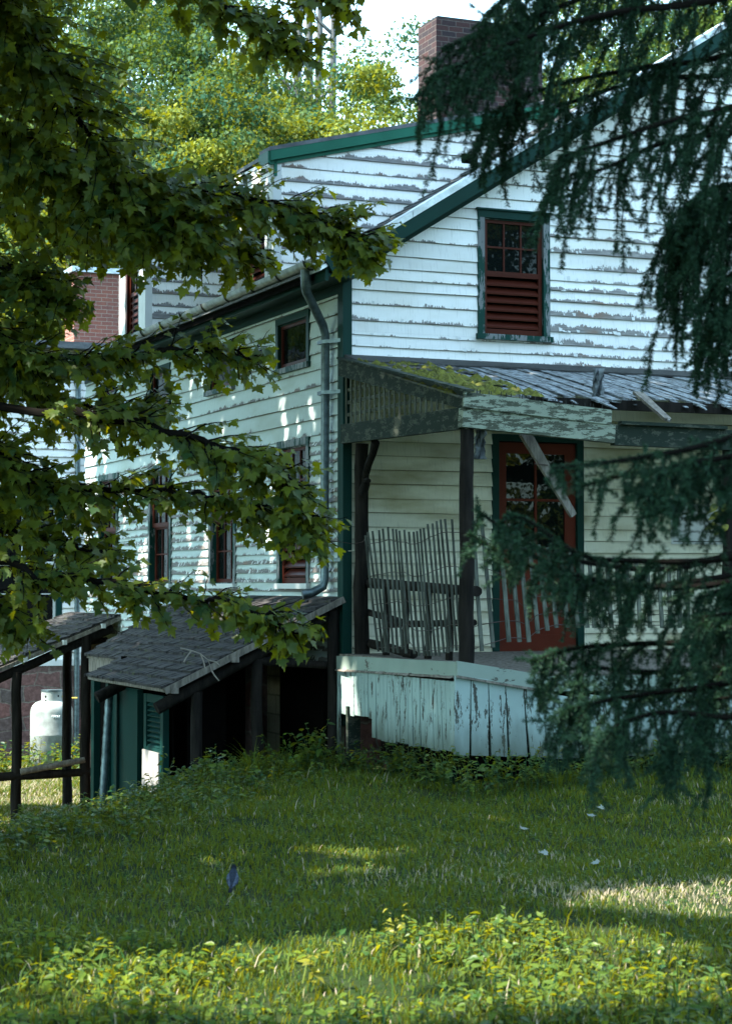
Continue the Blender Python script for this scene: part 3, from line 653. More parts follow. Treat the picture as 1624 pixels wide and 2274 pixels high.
for i in range(9):
    v0, v1 = .0-i*.29, -(i+1)*.29; w0 = random.uniform(0, .02); st.hexa([(-.095-w0, v0, .925+.02*i/9*2), (-.05, v0, .93+.04*i/9), (-.05, v1, .93+.04*(i+1)/9), (-.095-random.uniform(0, .03), v1, .925+.04*(i+1)/9), (-.095-w0, v0, .94+.04*i/9), (-.05, v0, .95+.04*i/9), (-.05, v1, .95+.04*(i+1)/9), (-.095, v1, .94+.04*(i+1)/9+random.uniform(0, .012))])
st.bar((-.09, -2.69, .985), (.8, -2.69, .835), .03, .02); st.build('drip_strip', M['oldwood'], porch)
sk = MB(True); v = .04
while v > -2.6:
    wd = random.uniform(.075, .10); lean = .05*(v/2.6); zb = .335+random.uniform(-.012, .012)
    if v > -.05: zb = .14
    if -.77 < v < -.03: zb = .52+random.uniform(-.008, .008)
    g = random.uniform(-.006, .006); v1 = v-wd+.006
    sk.hexa([(-.075+g, v+lean, zb), (-.055+g, v+lean, zb), (-.055+g, v1+lean, zb+random.uniform(-.01, .01)), (-.075+g, v1+lean, zb), (-.075, v, .935), (-.055, v, .935), (-.055, v1, .94), (-.075, v1, .94)])
    v -= wd
sk.build('side_skirt', M['skirt'], porch)
sk = MB(True); u = -.10
while u < 7.4:
    wd = random.uniform(.13, .18); lean = .10*min(1, max(0, (u+.2)/.8)); zb = .33-.06*min(1, max(0, u/.8))+random.uniform(-.012, .012); zt = .985-.17*min(max(u, 0)/.8, 1.05)+.0
    g = random.uniform(-.008, .008); u1 = u+wd-.007
    sk.hexa([(u+lean-.04, -2.70+g, zb), (u1+lean-.04, -2.70+g, zb-.01), (u1+lean-.04, -2.68+g, zb-.01), (u+lean-.04, -2.68+g, zb), (u, -2.675, zt), (u1, -2.675, zt-.02), (u1, -2.655, zt-.02), (u, -2.655, zt)])
    u += wd
sk.build('front_skirt', M['skirt'], porch)
pp = MB(True); pp.bar((-.03, -.28, -.2), (-.03, -.28, .6), .13, .05, up=(0, 1, 0)); pp.build('pier', M['beam_dark'], porch)
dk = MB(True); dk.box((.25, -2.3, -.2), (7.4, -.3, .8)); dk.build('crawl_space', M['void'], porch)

# hanging boards, felt and planks on the porch
pb = hthing('hanging_board', 'broken grey board hanging slantwise in front of the oxblood door', 'board', 1.15, -2.3, 2.0)
b = MB(True); p0 = pin(1163, 960, 'v', -2.3); p1 = pin(1272, 1145, 'v', -2.3); b.bar(p0, p1, .05, .10, up=(.8, 0, .6), w2=.04, h2=.06); b.build('plank', M['oldwood'], pb)
b = MB(True); m_ = [(p0[i]*.62+p1[i]*.38) for i in range(3)]; b.bar((m_[0]-.10, m_[1]-.03, m_[2]), (m_[0]+.03, m_[1]-.03, m_[2]-.01), .008, .008, up=(0, 1, 0)); b.build('nail', M['wire'], pb)
pb = hthing('fallen_plank', 'splintered pale plank slid from the broken roof edge onto the sagging beam', 'plank', 1.9, -2.3, 3.1)
b = MB(True); p0 = pin(1415, 872, 'v', -2.1); p1 = pin(1482, 932, 'v', -2.6); b.bar(p0, p1, .11, .025, up=(0, .3, 1), w2=.07); b.build('plank', M['oldwood'], pb)
b = MB(True); b.bar(np.array(p1)*.8+np.array(p0)*.2, np.array(p1)+(np.array(p1)-p0)*.05, .05, .02, up=(0, .3, 1), w2=.01); b.build('splinter', M['ply'], pb)
def cloth(name, label, cat, x0, x1, y0, y1, v, m):
    o = hthing(name, label, cat, *pin((x0+x1)/2, y1, 'v', v)); b = MB(True); n, k = 5, 7
    rr = random.Random(x0)
    G = [[pin(x0+(x1-x0)*(i/n)*(1-.25*j/k*rr.random())+rr.uniform(-3, 3), y0+(y1-y0)*j/k, 'v', v-.03*math.sin(i*2.1+j)-.02*rr.random()) for i in range(n+1)] for j in range(k+1)]
    for j in range(k):
        for i in range(n): b.poly([G[j][i], G[j][i+1], G[j+1][i+1], G[j+1][i]])
    c = b.build('cloth', m, o, smooth=True); c.modifiers.new('thick', 'SOLIDIFY').thickness = .008
    return o
cloth('torn_felt', 'dark torn strip of roofing felt hanging beside the front log post', 'felt', 1054, 1078, 955, 1020, -2.45, M['rag'])
cloth('felt_scrap', 'grey scrap of roofing felt lying on the broken roof boards', 'felt', 1315, 1340, 818, 882, -1.9, M['rag'])

# rustic log railing between wall post and front post
rl = hthing('log_railing', 'rustic log railing on the porch side behind the lath fence', 'railing', .14, -1.35, 1.1)
for (a, b, r) in (((.19, -.02, 1.78), (.19, -2.5, 1.70), .05), ((.19, .0, 1.50), (.19, -.9, 1.42), .033), ((.19, -.6, 1.38), (.19, -2.45, 1.43), .033), ((.19, -.05, 1.20), (.19, -1.2, 1.12), .045)):
    t = MB(); logpost(t, hw(*a), hw(*b), r, r*.9, 9, .08); t.build('rail', M['log'], rl, smooth=True)
for v in (-.55, -1.0, -1.5, -1.95):
    t = MB(); logpost(t, hw(.19, v, 1.09), hw(.19, v-.03, 1.72), .034, .03, 8, .08); t.build('baluster', M['log'], rl, smooth=True)

# lath fence unrolled round the porch corner
sf = hthing('lath_fence', 'leaning snow fence of thin grey laths wired together along the porch edge', 'fence', .1, -2.3, 1.1)
TOP = []
xt = [818, 826, 843, 866, 880, 897, 913, 925, 937, 954, 970, 987, 999, 1010, 1022, 1036]
px1 = [300, 326, 376, 447, 487, 542, 595, 630, 667, 720, 770, 820, 857, 893, 930, 972, 1024, 1070, 1112, 1160, 1236]
pt1 = [385, 348, 338, 327, 313, 293, 313, 318, 334, 325, 345, 345, 338, 313, 305, 262, 255, 230, 213, 207, 210]
pb1 = [440, 490, 525, 550, 605, 650, 700, 740, 770, 830, 880, 935, 975, 1015, 1060, 1100, 1150, 1195, 1230, 1285, 1330]
by1 = [1645, 1655, 1650, 1660, 1655, 1660, 1620, 1665, 1560, 1670, 1690, 1690, 1690, 1690, 1690, 1690, 1665, 1660, 1645, 1635, 1640]
def zf(x, y): return 749.3+x*.2050, 1110+y*.2050          # lath ends as read in an enlargement of the photograph
lath = []
for i, (a, b_, c, d) in enumerate(zip(px1, pt1, pb1, by1)):
    v = -.66-1.80*i/20.
    X0, Y0 = zf(a, b_); X1, Y1 = zf(c, d)
    lath.append((pin(X0, Y0, 'v', v), pin(X1, Y1, 'v', v-.10),   .021, .010))
for (a, b_, c, d) in ((1340, 203, 1450, 1690), (1464, 228, 1560, 1640), (1560, 265, 1680, 1600)):
    X0, Y0 = zf(a, b_); X1, Y1 = zf(c, d); lath.append((pin(X0, Y0, 'v', -2.42), pin(X1, Y1, 'v', -2.46), .036, .012))
def zg(x, y): return 1110+x*.3165, 888+y*.3165
for (a, b_, c, d) in ((-5, 960, 60, 1700), (60, 965, 135, 1700), (145, 1092, 200, 1700), (200, 997, 262, 1640), (265, 1015, 330, 1620), (335, 1035, 395, 1600), (418, 1047, 470, 1600), (490, 1065, 545, 1600), (560, 1078, 610, 1600), (622, 1092, 660, 1600), (680, 1110, 715, 1600), (745, 1120, 780, 1600), (815, 1125, 850, 1600), (880, 1130, 915, 1600), (950, 1135, 980, 1600), (1030, 1138, 1050, 1600), (1115, 1138, 1135, 1600), (1180, 1137, 1195, 1600), (1250, 1135, 1260, 1600), (1300, 1125, 1318, 1600)):
    X0, Y0 = zg(a, b_); X1, Y1 = zg(c, d); lath.append((pin(X0, Y0, 'v', -2.42), pin(X1, Y1, 'v', -2.50), .040, .012))
for (p, q, wd, th) in lath:
    b = MB(True); mid = [(p[i]+q[i])/2+random.uniform(-.006, .006) for i in range(3)]
    b.bar(q, mid, th, wd, up=(1, 0, 0), col=None); b.bar(mid, p, th, wd, up=(1, 0, 0), h2=wd*.85); b.build('slat', M['slat'], sf)
for f in (.10, .36, .60, .80, .96):
    b = MB(); pts = []
    for i, (p, q, wd, th) in enumerate(lath):
        P_ = [p[k]+(q[k]-p[k])*f for k in range(3)]; pts.append(hw(P_[0], P_[1]-.012*(1 if i % 2 else -1), P_[2]))
    b.tube(pts, .0035, 4, False); b.build('wire', M['wire'], sf)
vs_ = MB(); vs_.tube([hw(*pin(x, y, 'v', -.25)) for x, y in ((690, 1190), (720, 1200), (752, 1203), (785, 1208), (805, 1203), (815, 1190))], .003, 4, False)
vs_.tube([hw(*pin(x, y, 'v', -.25)) for x, y in ((752, 1203), (745, 1185), (735, 1178))], .003, 4, False); vs_.build('wire', M['wire'], sf)

# ---------------------------------------------------------------- lean-to shed along the long wall
def shingle_roof(par, uT, zT, uB, zB, v0, v1, expo=.155, m='shake'):
    mb = MB(True); L = math.hypot(uB-uT, zT-zB); n = int(L/expo)
    def pt(s, v, h): return (uT+(uB-uT)*s/L, v, zT+(zB-zT)*s/L+h)
    for r in range(n+1):
        s0 = L-r*expo+.03; s1 = max(s0-expo*1.35, 0)
        if s0 <= 0.02: break
        v = v0
        while v < v1:
            wv = random.uniform(.07, .17); ve = min(v+wv-.006, v1); j = random.uniform(0, .012); js = random.uniform(-.008, .008)
            mb.hexa([pt(s0+js, v, .012), pt(s1, v, .0), pt(s1, ve, .0), pt(s0+js, ve, .012), pt(s0+js, v, .034+j), pt(s1, v, .008), pt(s1, ve, .008), pt(s0+js, ve, .034+j*random.random())]); v += wv
    o = mb.build('roof_shingles', M[m], par)
    b = MB(True); b.hexa([pt(L, v0+.03, -.03), pt(0, v0+.03, -.03), pt(0, v1-.03, -.03), pt(L, v1-.03, -.03), pt(L, v0+.03, .006), pt(0, v0+.03, .006), pt(0, v1-.03, .006), pt(L, v1-.03, .006)])
    b.build('roof_boards', M['oldwood'], par); return o
lean = hthing('lean_to', 'low shed with a curling cedar shingle roof against the long side of the farmhouse', 'shed', -.9, 1.4, -1.4)
shingle_roof(lean, -.01, 1.635, -1.82, .79, -.02, 2.72)
r_ = MB(); logpost(r_, hw(-1.86, .10, .60), hw(-.05, .10, 1.50), .06, .05, 9, .08); r_.build('rafter', M['log'], lean, smooth=True)
r_ = MB(); logpost(r_, hw(-1.90, 2.05, .60), hw(-.05, 2.05, 1.48), .06, .05, 9, .08); r_.build('rafter', M['log'], lean, smooth=True)
r_ = MB(); logpost(r_, hw(-.95, .12, 1.04), hw(-.06, .12, .97), .045, .04, 9, .08); r_.build('tie', M['log'], lean, smooth=True)
r_ = MB(True)
for f in (.04, .37, .70):
    u = -1.8*(1-f); z = .78+.85*f; r_.bar((u, -.06, z-.045), (u, 2.7, z-.045), .07, .05)
r_.build('purlin', M['oldwood'], lean)
r_ = MB(True); r_.bar((-1.82, -.035, .765), (-.02, -.035, 1.615), .02, .06); r_.build('rake_strip', M['oldwood'], lean)
for (u, v, zt) in ((-1.47, .10, .75), (-.86, .10, 1.05), (-.10, .06, 1.5)):
    t = MB(); logpost(t, hw(u, v, -1.5), hw(u, v, zt), .06, .055, 9, .06); t.build('post', M['log'], lean, smooth=True)
# outer wall panels (facing left)
PW = pl_long(-1.58)
b = MB(True); b.box((-1.60, 1.50, -1.45), (-1.57, 2.62, .70)); b.build('green_panel', M['teal'], lean)
b = MB(True); pbox(b, PW, 2.25, 2.34, -1.45, .72, .02, .05); pbox(b, PW, 2.56, 2.66, -1.45, .72, .02, .055); pbox(b, PW, 1.50, 1.53, -1.4, .7, .02, .05); b.build('panel_frame', M['teal'], lean)
b = MB(True); pbox(b, PW, .60, .70, -1.45, .68, .0, .06); pbox(b, PW, 1.20, 1.28, -1.45, .68, .0, .05); pbox(b, PW, .70, 1.20, .10, .16, 0, .045); pbox(b, PW, .70, 1.20, .60, .68, 0, .045)
for k in range(9):
    z = .16+k*.05; b.hexa([PW(.70, z, .035), PW(1.20, z, .035), PW(1.20, z+.032, -.02), PW(.70, z+.032, -.02), PW(.70, z+.01, .038), PW(1.20, z+.01, .038), PW(1.20, z+.042, -.018), PW(.70, z+.042, -.018)])
shut = b.build('louvred_shutter', M['teal'], lean)
b = MB(True); pbox(b, PW, .70, 1.25, -.36, .13, .06, .075); b.build('plywood_patch', M['ply'], lean)
b = MB(True); pbox(b, PW, .70, 1.20, -1.4, -.36, .0, .03); b.build('lower_panel', M['teal'], lean)
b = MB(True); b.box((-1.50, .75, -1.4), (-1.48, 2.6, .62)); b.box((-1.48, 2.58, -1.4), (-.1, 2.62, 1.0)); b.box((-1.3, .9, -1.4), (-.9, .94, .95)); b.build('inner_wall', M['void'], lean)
# farther, higher lean-to with its own eave
far = hthing('rear_lean_to', 'darker second lean-to behind the first with a green corner post and a shorter shingle eave', 'shed', -.6, 3.9, -1.4)
shingle_roof(far, -.01, 1.62, -1.22, .93, 2.62, 5.0)
b = MB(True); b.box((-1.20, 2.75, .74), (-1.15, 4.95, .90)); b.build('eave_board', M['oldwood'], far)
b = MB(True); b.box((-1.17, 4.82, -1.45), (-1.08, 4.95, .86)); b.build('corner_post', M['teal'], far)
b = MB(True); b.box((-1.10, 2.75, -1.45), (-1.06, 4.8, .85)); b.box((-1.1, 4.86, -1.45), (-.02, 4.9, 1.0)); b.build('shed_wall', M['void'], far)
# things leaning on the shed
lp = hthing('leaning_pipe', 'tall grey corrugated pipe leaning upright against the shed under its eave corner', 'pipe', -1.75, 2.7, -1.4)
b = MB(); p0, p1 = hw(*pin(226, 1810, 'u', -1.80)), hw(*pin(243, 1537, 'u', -1.72)); N = 24
b.tube([p0+(p1-p0)*i/N for i in range(N+1)], [.045 if i % 2 else .04 for i in range(N+1)], 10); b.build('pipe', M['pipe'], lp, smooth=True)
b = MB(); b.tube([p1-(p1-p0)*.02, p1+(p1-p0)*.012], .05, 10); b.build('collar', M['iron'], lp, smooth=True)
gb = hthing('leaning_board', 'low dull green board standing on edge among weeds before the shed', 'board', -1.7, 2.0, -1.4)
b = MB(True); b.hexa([(-1.80, 1.50, -1.4), (-1.77, 1.50, -1.4), (-1.77, 2.55, -1.4), (-1.80, 2.55, -1.4), (-1.68, 1.50, -.42), (-1.65, 1.50, -.42), (-1.65, 2.55, -.47), (-1.68, 2.55, -.47)]); b.build('panel', M['teal'], gb)
b = MB(True); b.bar((-1.79, 1.51, -1.4), (-1.675, 1.51, -.43), .03, .05); b.bar((-1.79, 2.53, -1.4), (-1.675, 2.53, -.46), .03, .05); b.build('batten', M['teal'], gb)
tw = hthing('dead_twig', 'bare pale twig lying on the shingles at the shed eave', 'twig', *pin(450, 1475, 'v', -.05))
b = MB()
for ch in (((400, 1440), (425, 1445), (445, 1452), (462, 1466), (470, 1490)), ((445, 1452), (452, 1470), (455, 1485)), ((425, 1445), (415, 1458), (408, 1470)), ((462, 1466), (478, 1470), (488, 1478)), ((470, 1490), (476, 1500), (486, 1512))):
    b.tube([hw(*pin(x, y, 'v', -.05+.0*i)) for i, (x, y) in enumerate(ch)], [.008-.0012*i for i in range(len(ch))], 5, False)
b.build('twig', M['twig_pale'], tw)

# ---------------------------------------------------------------- log pavilion at the far end
pav = hthing('pavilion', 'open log shelter with cedar shingle roof at the far end of the house, left edge', 'shelter', -1.3, 8.8, -1.4)
shingle_roof(pav, .0, 1.36, -2.6, .30, 7.75, 10.4, .16)
def plog(name, a, b, r, m='log'):
    t = MB(); logpost(t, hw(*a), hw(*b), r, r*.9, 9, .08); t.build(name, M[m], pav, smooth=True)
plog('rafter', (-2.5, 7.85, .17), (-.1, 7.85, 1.18), .065); plog('rafter', (-2.5, 10.2, .17), (-.1, 10.2, 1.18), .065)
plog('tie', (-1.0, 7.9, .95), (-.3, 9.4, 1.0), .045); plog('tie', (-.15, 7.95, 1.02), (-1.1, 8.9, .88), .04)
for (u, v, zt) in ((-1.39, 7.8, .62), (-.47, 7.8, 1.12), (-2.5, 10.2, .2), (-.1, 10.2, 1.1)): plog('post', (u, v, -1.5), (u, v, zt), .072)
plog('rail', (-2.4, 7.78, -.74), (-.20, 7.78, -.70), .06); plog('rail', (-1.35, 7.74, -.67), (-.5, 7.74, -.54), .045, 'oldwood')
t = MB(True)
for f in (.3, .5, .7, .9): u = -2.6*(1-f); z = .30+1.06*f; t.bar((u, 7.68, z-.04), (u, 10.4, z-.04), .05, .06)
t.build('purlin', M['trimw'], pav)
t = MB(True); t.bar((-2.6, 7.73, .26), (0, 7.73, 1.32), .02, .05); t.build('rake_strip', M['oldwood'], pav)
pk = hthing('fallen_pole', 'pale sunlit pole lying on the ground between the shelter posts', 'pole', -1.1, 7.4, -1.4)
t = MB(); logpost(t, hw(-1.25, 7.0, -1.3), hw(-.35, 7.3, -1.26), .035, .03, 8, .05); t.build('log', M['oldwood'], pk, smooth=True)
t = MB(); logpost(t, hw(-1.7, 7.3, -1.38), hw(-.4, 7.1, -1.36), .03, .025, 8, .05); t.build('log', M['oldwood'], pk, smooth=True)

# ---------------------------------------------------------------- taller rear house, its wings and chimneys
rear = hthing('rear_house', 'taller white clapboard block with bright green rake and brick chimneys rising behind the farmhouse roof', 'house', 4, 8, -1.4)
AV = 5.7; PA = pl_gable(AV); AS = .245; AU, _, AZ = pin(610, 345, 'v', AV)
ra = lambda u: AZ+.03+AS*(u-AU)
b = MB(True); clap(b, PA, lambda z: max(AU+.01, AU+(z-AZ)/AS), lambda z: 8.5-max(0, (z-AZ)/AS), 4.8, 8.0, .175, [(AU+2.62, AU+2.86, AZ+.12, AZ+.25)], lambda a, z: .35+.25*math.sin(a*3+z*5)); b.build('front_wall', M['clap_rear'], rear)
b = MB(True); b.box((AU+2.6, AV+.05, AZ+.1), (AU+2.9, AV+.3, AZ+.28)); b.build('vent_hole', M['void'], rear)
PAl = pl_long(AU); b = MB(True); clap(b, PAl, lambda z: AV+.02, lambda z: 7.25, 4.6, AZ, .175, [(AV+.2, AV+1.25, AZ-1.75, AZ-.45)], lambda a, z: .4); b.build('side_wall', M['clap_rear'], rear)
b = MB(True); b.box((AU-.035, AV-.03, 4.6), (AU+.08, AV-.003, AZ)); b.box((AU-.035, AV-.003, 4.6), (AU-.002, AV+.09, AZ)); b.build('corner_board', M['trimw'], rear)
window(rear, PAl, AV+.2, AV+1.25, AZ-1.75, AZ-.45, .10, 'trimw', AZ-1.1, 2, 2, 1, 'trimw')
b = MB(True); b.box((AU+.15, AV+.2, 4.5), (8.3, 7.2, AZ-.1)); b.build('interior', M['void'], rear)
b = MB(True); UL, UR = AU-.12, AU+3.8; slab(b, UL, ra(UL)+.08, AU+.05, ra(AU+.05)+.08, AV-.12, AV+.25, .05); slab(b, AU+.05, ra(AU+.05)+.08, UR, ra(UR)+.08, AV-.12, 7.3, .05); slab(b, UR, ra(UR)+.10, 2*UR-UL, ra(UL)+.10, AV-.12, 7.3, .06); arf = b.build('roof', M['slate'], rear)
b = MB(True)
for (u0, z0, u1, z1) in ((UL+.02, ra(UL)-.09, UR, ra(UR)-.09), (UR, ra(UR)-.09, 2*UR-UL-.02, ra(UL)-.09)):
    b.hexa([(u0, AV-.115, z0), (u1, AV-.115, z1), (u1, AV-.08, z1), (u0, AV-.08, z0), (u0, AV-.115, z0+.145), (u1, AV-.115, z1+.145), (u1, AV-.08, z1+.145), (u0, AV-.08, z0+.145)])
    b.hexa([(u0, AV-.06, z0-.05), (u1, AV-.06, z1-.05), (u1, AV-.02, z1-.05), (u0, AV-.02, z0-.05), (u0, AV-.06, z0+.03), (u1, AV-.06, z1+.03), (u1, AV-.02, z1+.03), (u0, AV-.02, z0+.03)])
b.box((UL-.01, AV-.1, ra(UL)-.12), (UL+.02, AV+.25, ra(UL)+.03)); b.box((AU-.03, AV-.06, AZ-.27), (AU+.01, AV-.02, AZ-.02)); b.build('rake_board', M['green_bright'], arf)
c0 = pin(968, 38, 'v', AV+.7); c1 = pin(1203, 45, 'v', AV+.7); cv = pin(928, 200, 'u', c0[0])[1]
b = MB(True); b.box((c0[0], AV+.7, AZ), (c1[0], cv, c0[2])); ch = b.build('chimney', M['brick'], rear)
b = MB(True); b.box((c0[0]+.03, AV+.73, c0[2]), (c1[0]-.03, cv-.03, c0[2]+.035)); b.build('cap', M['iron'], ch)
# lower wing B at the end of the long wall
wing = hthing('rear_wing', 'peeling white wing with a louvred window above the far end of the gutter', 'house', 1.5, 10, -1.4)
BV = 7.2; BU, _, BZ = pin(327, 522, 'v', BV); PB = pl_gable(BV); PBl = pl_long(BU); bv = [pin(x, 640, 'u', BU)[1] for x in (313, 284, 270)]
b = MB(True); clap(b, PB, lambda z: BU+.03, lambda z: AU-.003, 4.6, BZ, .165, [], lambda a, z: .75-.25*(z > BZ-.8)); b.build('front_wall', M['clap_rear'], wing)
b = MB(True); b.box((BU-.035, BV-.03, 4.6), (BU+.06, BV-.003, BZ)); b.box((BU-.035, BV-.003, 4.6), (BU-.002, bv[0]-.01, BZ)); b.box((BU-.035, bv[1]+.01, 4.6), (BU-.002, bv[2], BZ)); b.build('corner_board', M['trimw'], wing)
zs2 = pin(300, 655, 'u', BU)[2]
window(wing, PBl, bv[0], bv[1], 4.75, BZ-.05, .05, 'red', zs2, 2, 2, 1, 'trimw', slats=9)
b = MB(True); b.box((BU+.15, BV+.1, 4.3), (AU+2, bv[2]-.05, BZ-.1)); b.build('interior', M['void'], wing)
b = MB(True); b.hexa([(BU-.3, BV-.2, BZ-.02), (AU+.3, BV-.2, BZ+.5), (AU+.3, bv[2]+.2, BZ+.5), (BU-.3, bv[2]+.2, BZ-.02), (BU-.3, BV-.2, BZ+.12), (AU+.3, BV-.2, BZ+.64), (AU+.3, bv[2]+.2, BZ+.64), (BU-.3, bv[2]+.2, BZ+.12)]); b.build('roof', M['green'], wing)
# far wing C, foundation of fieldstone
CV = 18.3; PC = pl_gable(CV)
cw = hthing('stone_wing', 'far white wing on a purple fieldstone foundation behind the gas tank', 'house', 0, 19.5, -1.4)
zb = pin(90, 1468, 'v', CV)[2]; w0, w1 = pin(-40, 1110, 'v', CV), pin(137, 1395, 'v', CV)
ue = pin(190, 1200, 'v', CV)[0]
b = MB(True); clap(b, PC, lambda z: -9, lambda z: ue+3, zb, 6.2, .14, [(w0[0], w1[0], w1[2], w0[2])], lambda a, z: .25); b.build('front_wall', M['clap_rear'], cw)
b = MB(True); b.box((-9, CV-.03, -1.6), (ue+3, CV+3, zb)); b.build('foundation', M['stone'], cw)
b = MB(True); b.box((-9, CV-.05, zb-.09), (ue+3, CV-.02, zb+.02)); b.build('water_table', M['trimw'], cw)
window(cw, PC, w0[0], w1[0], w1[2]+.06, w0[2], .11, 'teal', (w0[2]+w1[2])/2, 2, 2, 0, 'teal', sashm='trimw')
b = MB(True); b.box((-9, CV+.2, zb), (ue+3, CV+3, 6.2)); b.build('interior', M['void'], cw)
b = MB(True); slab(b, -9.3, 6.25, ue+3.2, 6.25, CV-.4, CV+3.2, .12); b.build('roof', M['slate'], cw)
k0, k1 = pin(165, 603, 'v', CV+.25), pin(276, 603, 'v', CV+.25); kv = pin(145, 640, 'u', k0[0])[1]
b = MB(True); b.box((k0[0], CV+.25, 5.9), (k1[0]+1, kv, k0[2])); stk = b.build('chimney', M['brick_red'], cw); stk['label'] = 'pale red brick stack with a sheet metal cap'
b = MB(True); b.box((k0[0]-.06, CV+.19, k0[2]), (k1[0]+1.06, kv+.06, k0[2]+.10)); b.build('cap', M['tin'], stk)
b = MB(); b.tube([hw(ue-.18, CV-.09, z) for z in (-1.3, 1, 3, 6.1)], .05, 10); b.build('downspout', M['pipe'], cw, smooth=True)

# ---------------------------------------------------------------- gas tanks
def gas_tank(label, X, Y):
    zg_ = float(gz(X, Y))
    t = thing('gas_tank', label, 'gas tank', (X, Y, zg_), 0, 'propane tanks by the stone wall')
    b = MB(); r = .375
    b.lathe([(r*.9, 0), (r, .04), (r, .52), (r+.004, .53), (r, .54), (r, .92), (r*.975, .98), (r*.90, 1.04), (r*.76, 1.09), (r*.55, 1.12), (.001, 1.14)], (X, Y, zg_), 36); b.build('body', M['tank'], t, smooth=True)
    b = MB(); b.lathe([(.185, 1.10), (.185, 1.30), (.178, 1.30), (.178, 1.10)], (X, Y, zg_), 28); col = b.build('collar', M['tank'], t, smooth=True)
    b = MB(); b.lathe([(.192, 1.285), (.192, 1.315), (.001, 1.32)], (X, Y, zg_), 28); b.build('lid', M['pipe'], t, smooth=True)
    for (dx, z) in ((-.08, 1.20), (.13, 1.21), (-.08, 1.125)):
        y = -math.sqrt(.185**2-dx*dx); b = MB(); b.tube([(X+dx, Y+y+.01, zg_+z), (X+dx, Y+y-.004, zg_+z)], .02, 10); b.build('hole', M['void'], col)
    b = MB(); b.tube([(X+.18, Y-.02, zg_+1.2), (X+.3, Y-.02, zg_+1.17), (X+.45, Y, zg_+1.17)], .012, 6); M.setdefault('hose', m_plain('yellow_gas_hose', (.6, .42, .06), .5)); b.build('hose', M['hose'], t, smooth=True)
    return t
TX, TY = -5.56, 35.2
tk = gas_tank('stout white propane tank with scratched paint and a red label standing clear in the sun', TX, TY)
gas_tank('white propane tank mostly hidden behind the shelter post and green corner post', TX+.93, TY+.25)
def oncyl(a, z, r=.3775): return (TX+r*math.sin(a), TY-r*math.cos(a), float(gz(TX, TY))+z)
b = MB()
for i in range(5):
    z = .90-.035*i; b.poly([oncyl(.92, z), oncyl(1.25, z), oncyl(1.25, z-.014), oncyl(.92, z-.014)])
M['redlab'] = m_plain('red_label_print', (.5, .06, .05), .5); b.build('label_print', M['redlab'], tk)
b = MB(); b.tube([oncyl(.18+.36*i/22, .86+.035*math.sin(i*1.25)*(1-.02*i), .378) for i in range(23)], .006, 4, False); M['scr'] = m_plain('white_scrawl', (.85, .87, .87), .5); b.build('scrawl', M['scr'], tk)
# ---------------------------------------------------------------- leaves
def unit(a): return a/np.maximum(np.linalg.norm(a, axis=-1, keepdims=True), 1e-9)
MAPLE = np.array([(0, .30), (0, 0), (.06, -.01), (.27, -.12), (.30, .03), (.50, .06), (.42, .17), (.66, .36), (.60, .47), (.44, .45), (.33, .42), (.28, .52), (.33, .66), (.18, .66), (.12, .80), (0, 1.02),
                  (-.12, .80), (-.18, .66), (-.33, .66), (-.28, .52), (-.33, .42), (-.44, .45), (-.60, .47), (-.66, .36), (-.42, .17), (-.50, .06), (-.30, .03), (-.27, -.12), (-.06, -.01)])
OVAL = np.array([(0, .45), (0, 0), (.16, .12), (.27, .36), (.22, .62), (.10, .86), (0, 1.05), (-.10, .86), (-.22, .62), (-.27, .36), (-.16, .12)])
QUAD = np.array([(0, 0), (.42, .45), (0, 1.), (-.42, .45)])
def leaf_arrays(shape, P, D, N, sz, fan=True, curl=.18, fold=.18):
    """P leaf bases, D tip directions, N normals -> vertices and faces"""
    D = unit(D); Xa = unit(np.cross(D, N)); Na = np.cross(Xa, D); k = len(shape)
    x, y = shape[:, 0], shape[:, 1]; r1 = RNG.uniform(.2, 2.4, (len(P), 1)); r2 = RNG.uniform(-.6, 2.2, (len(P), 1)); zz = np.abs(x)[None]*fold*r1-curl*r2*(y*y)[None]
    V = P[:, None]+sz[:, None, None]*(Xa[:, None]*x[None, :, None]+D[:, None]*y[None, :, None]+Na[:, None]*zz[:, :, None])
    b = np.arange(len(P))[:, None, None]*k
    if fan:
        r = np.arange(1, k); f = np.stack([np.zeros(k-1, int), r, np.roll(r, -1)], 1)
    else: f = np.arange(k)[None]
    return V.reshape(-1, 3), (b+f[None]).reshape(-1, f.shape[1])
def spline(pts, n):
    pts = np.array(pts, float); m = len(pts); t = np.linspace(0, m-1, n); out = []
    for q in t:
        i = min(int(q), m-2); f = q-i; p0, p1, p2, p3 = pts[max(i-1, 0)], pts[i], pts[i+1], pts[min(i+2, m-1)]
        out.append(.5*((2*p1)+(-p0+p2)*f+(2*p0-5*p1+4*p2-p3)*f*f+(-p0+3*p1-3*p2+p3)*f**3))
    return np.array(out)
def rnd3(n, s=1.): return RNG.normal(size=(n, 3))*s

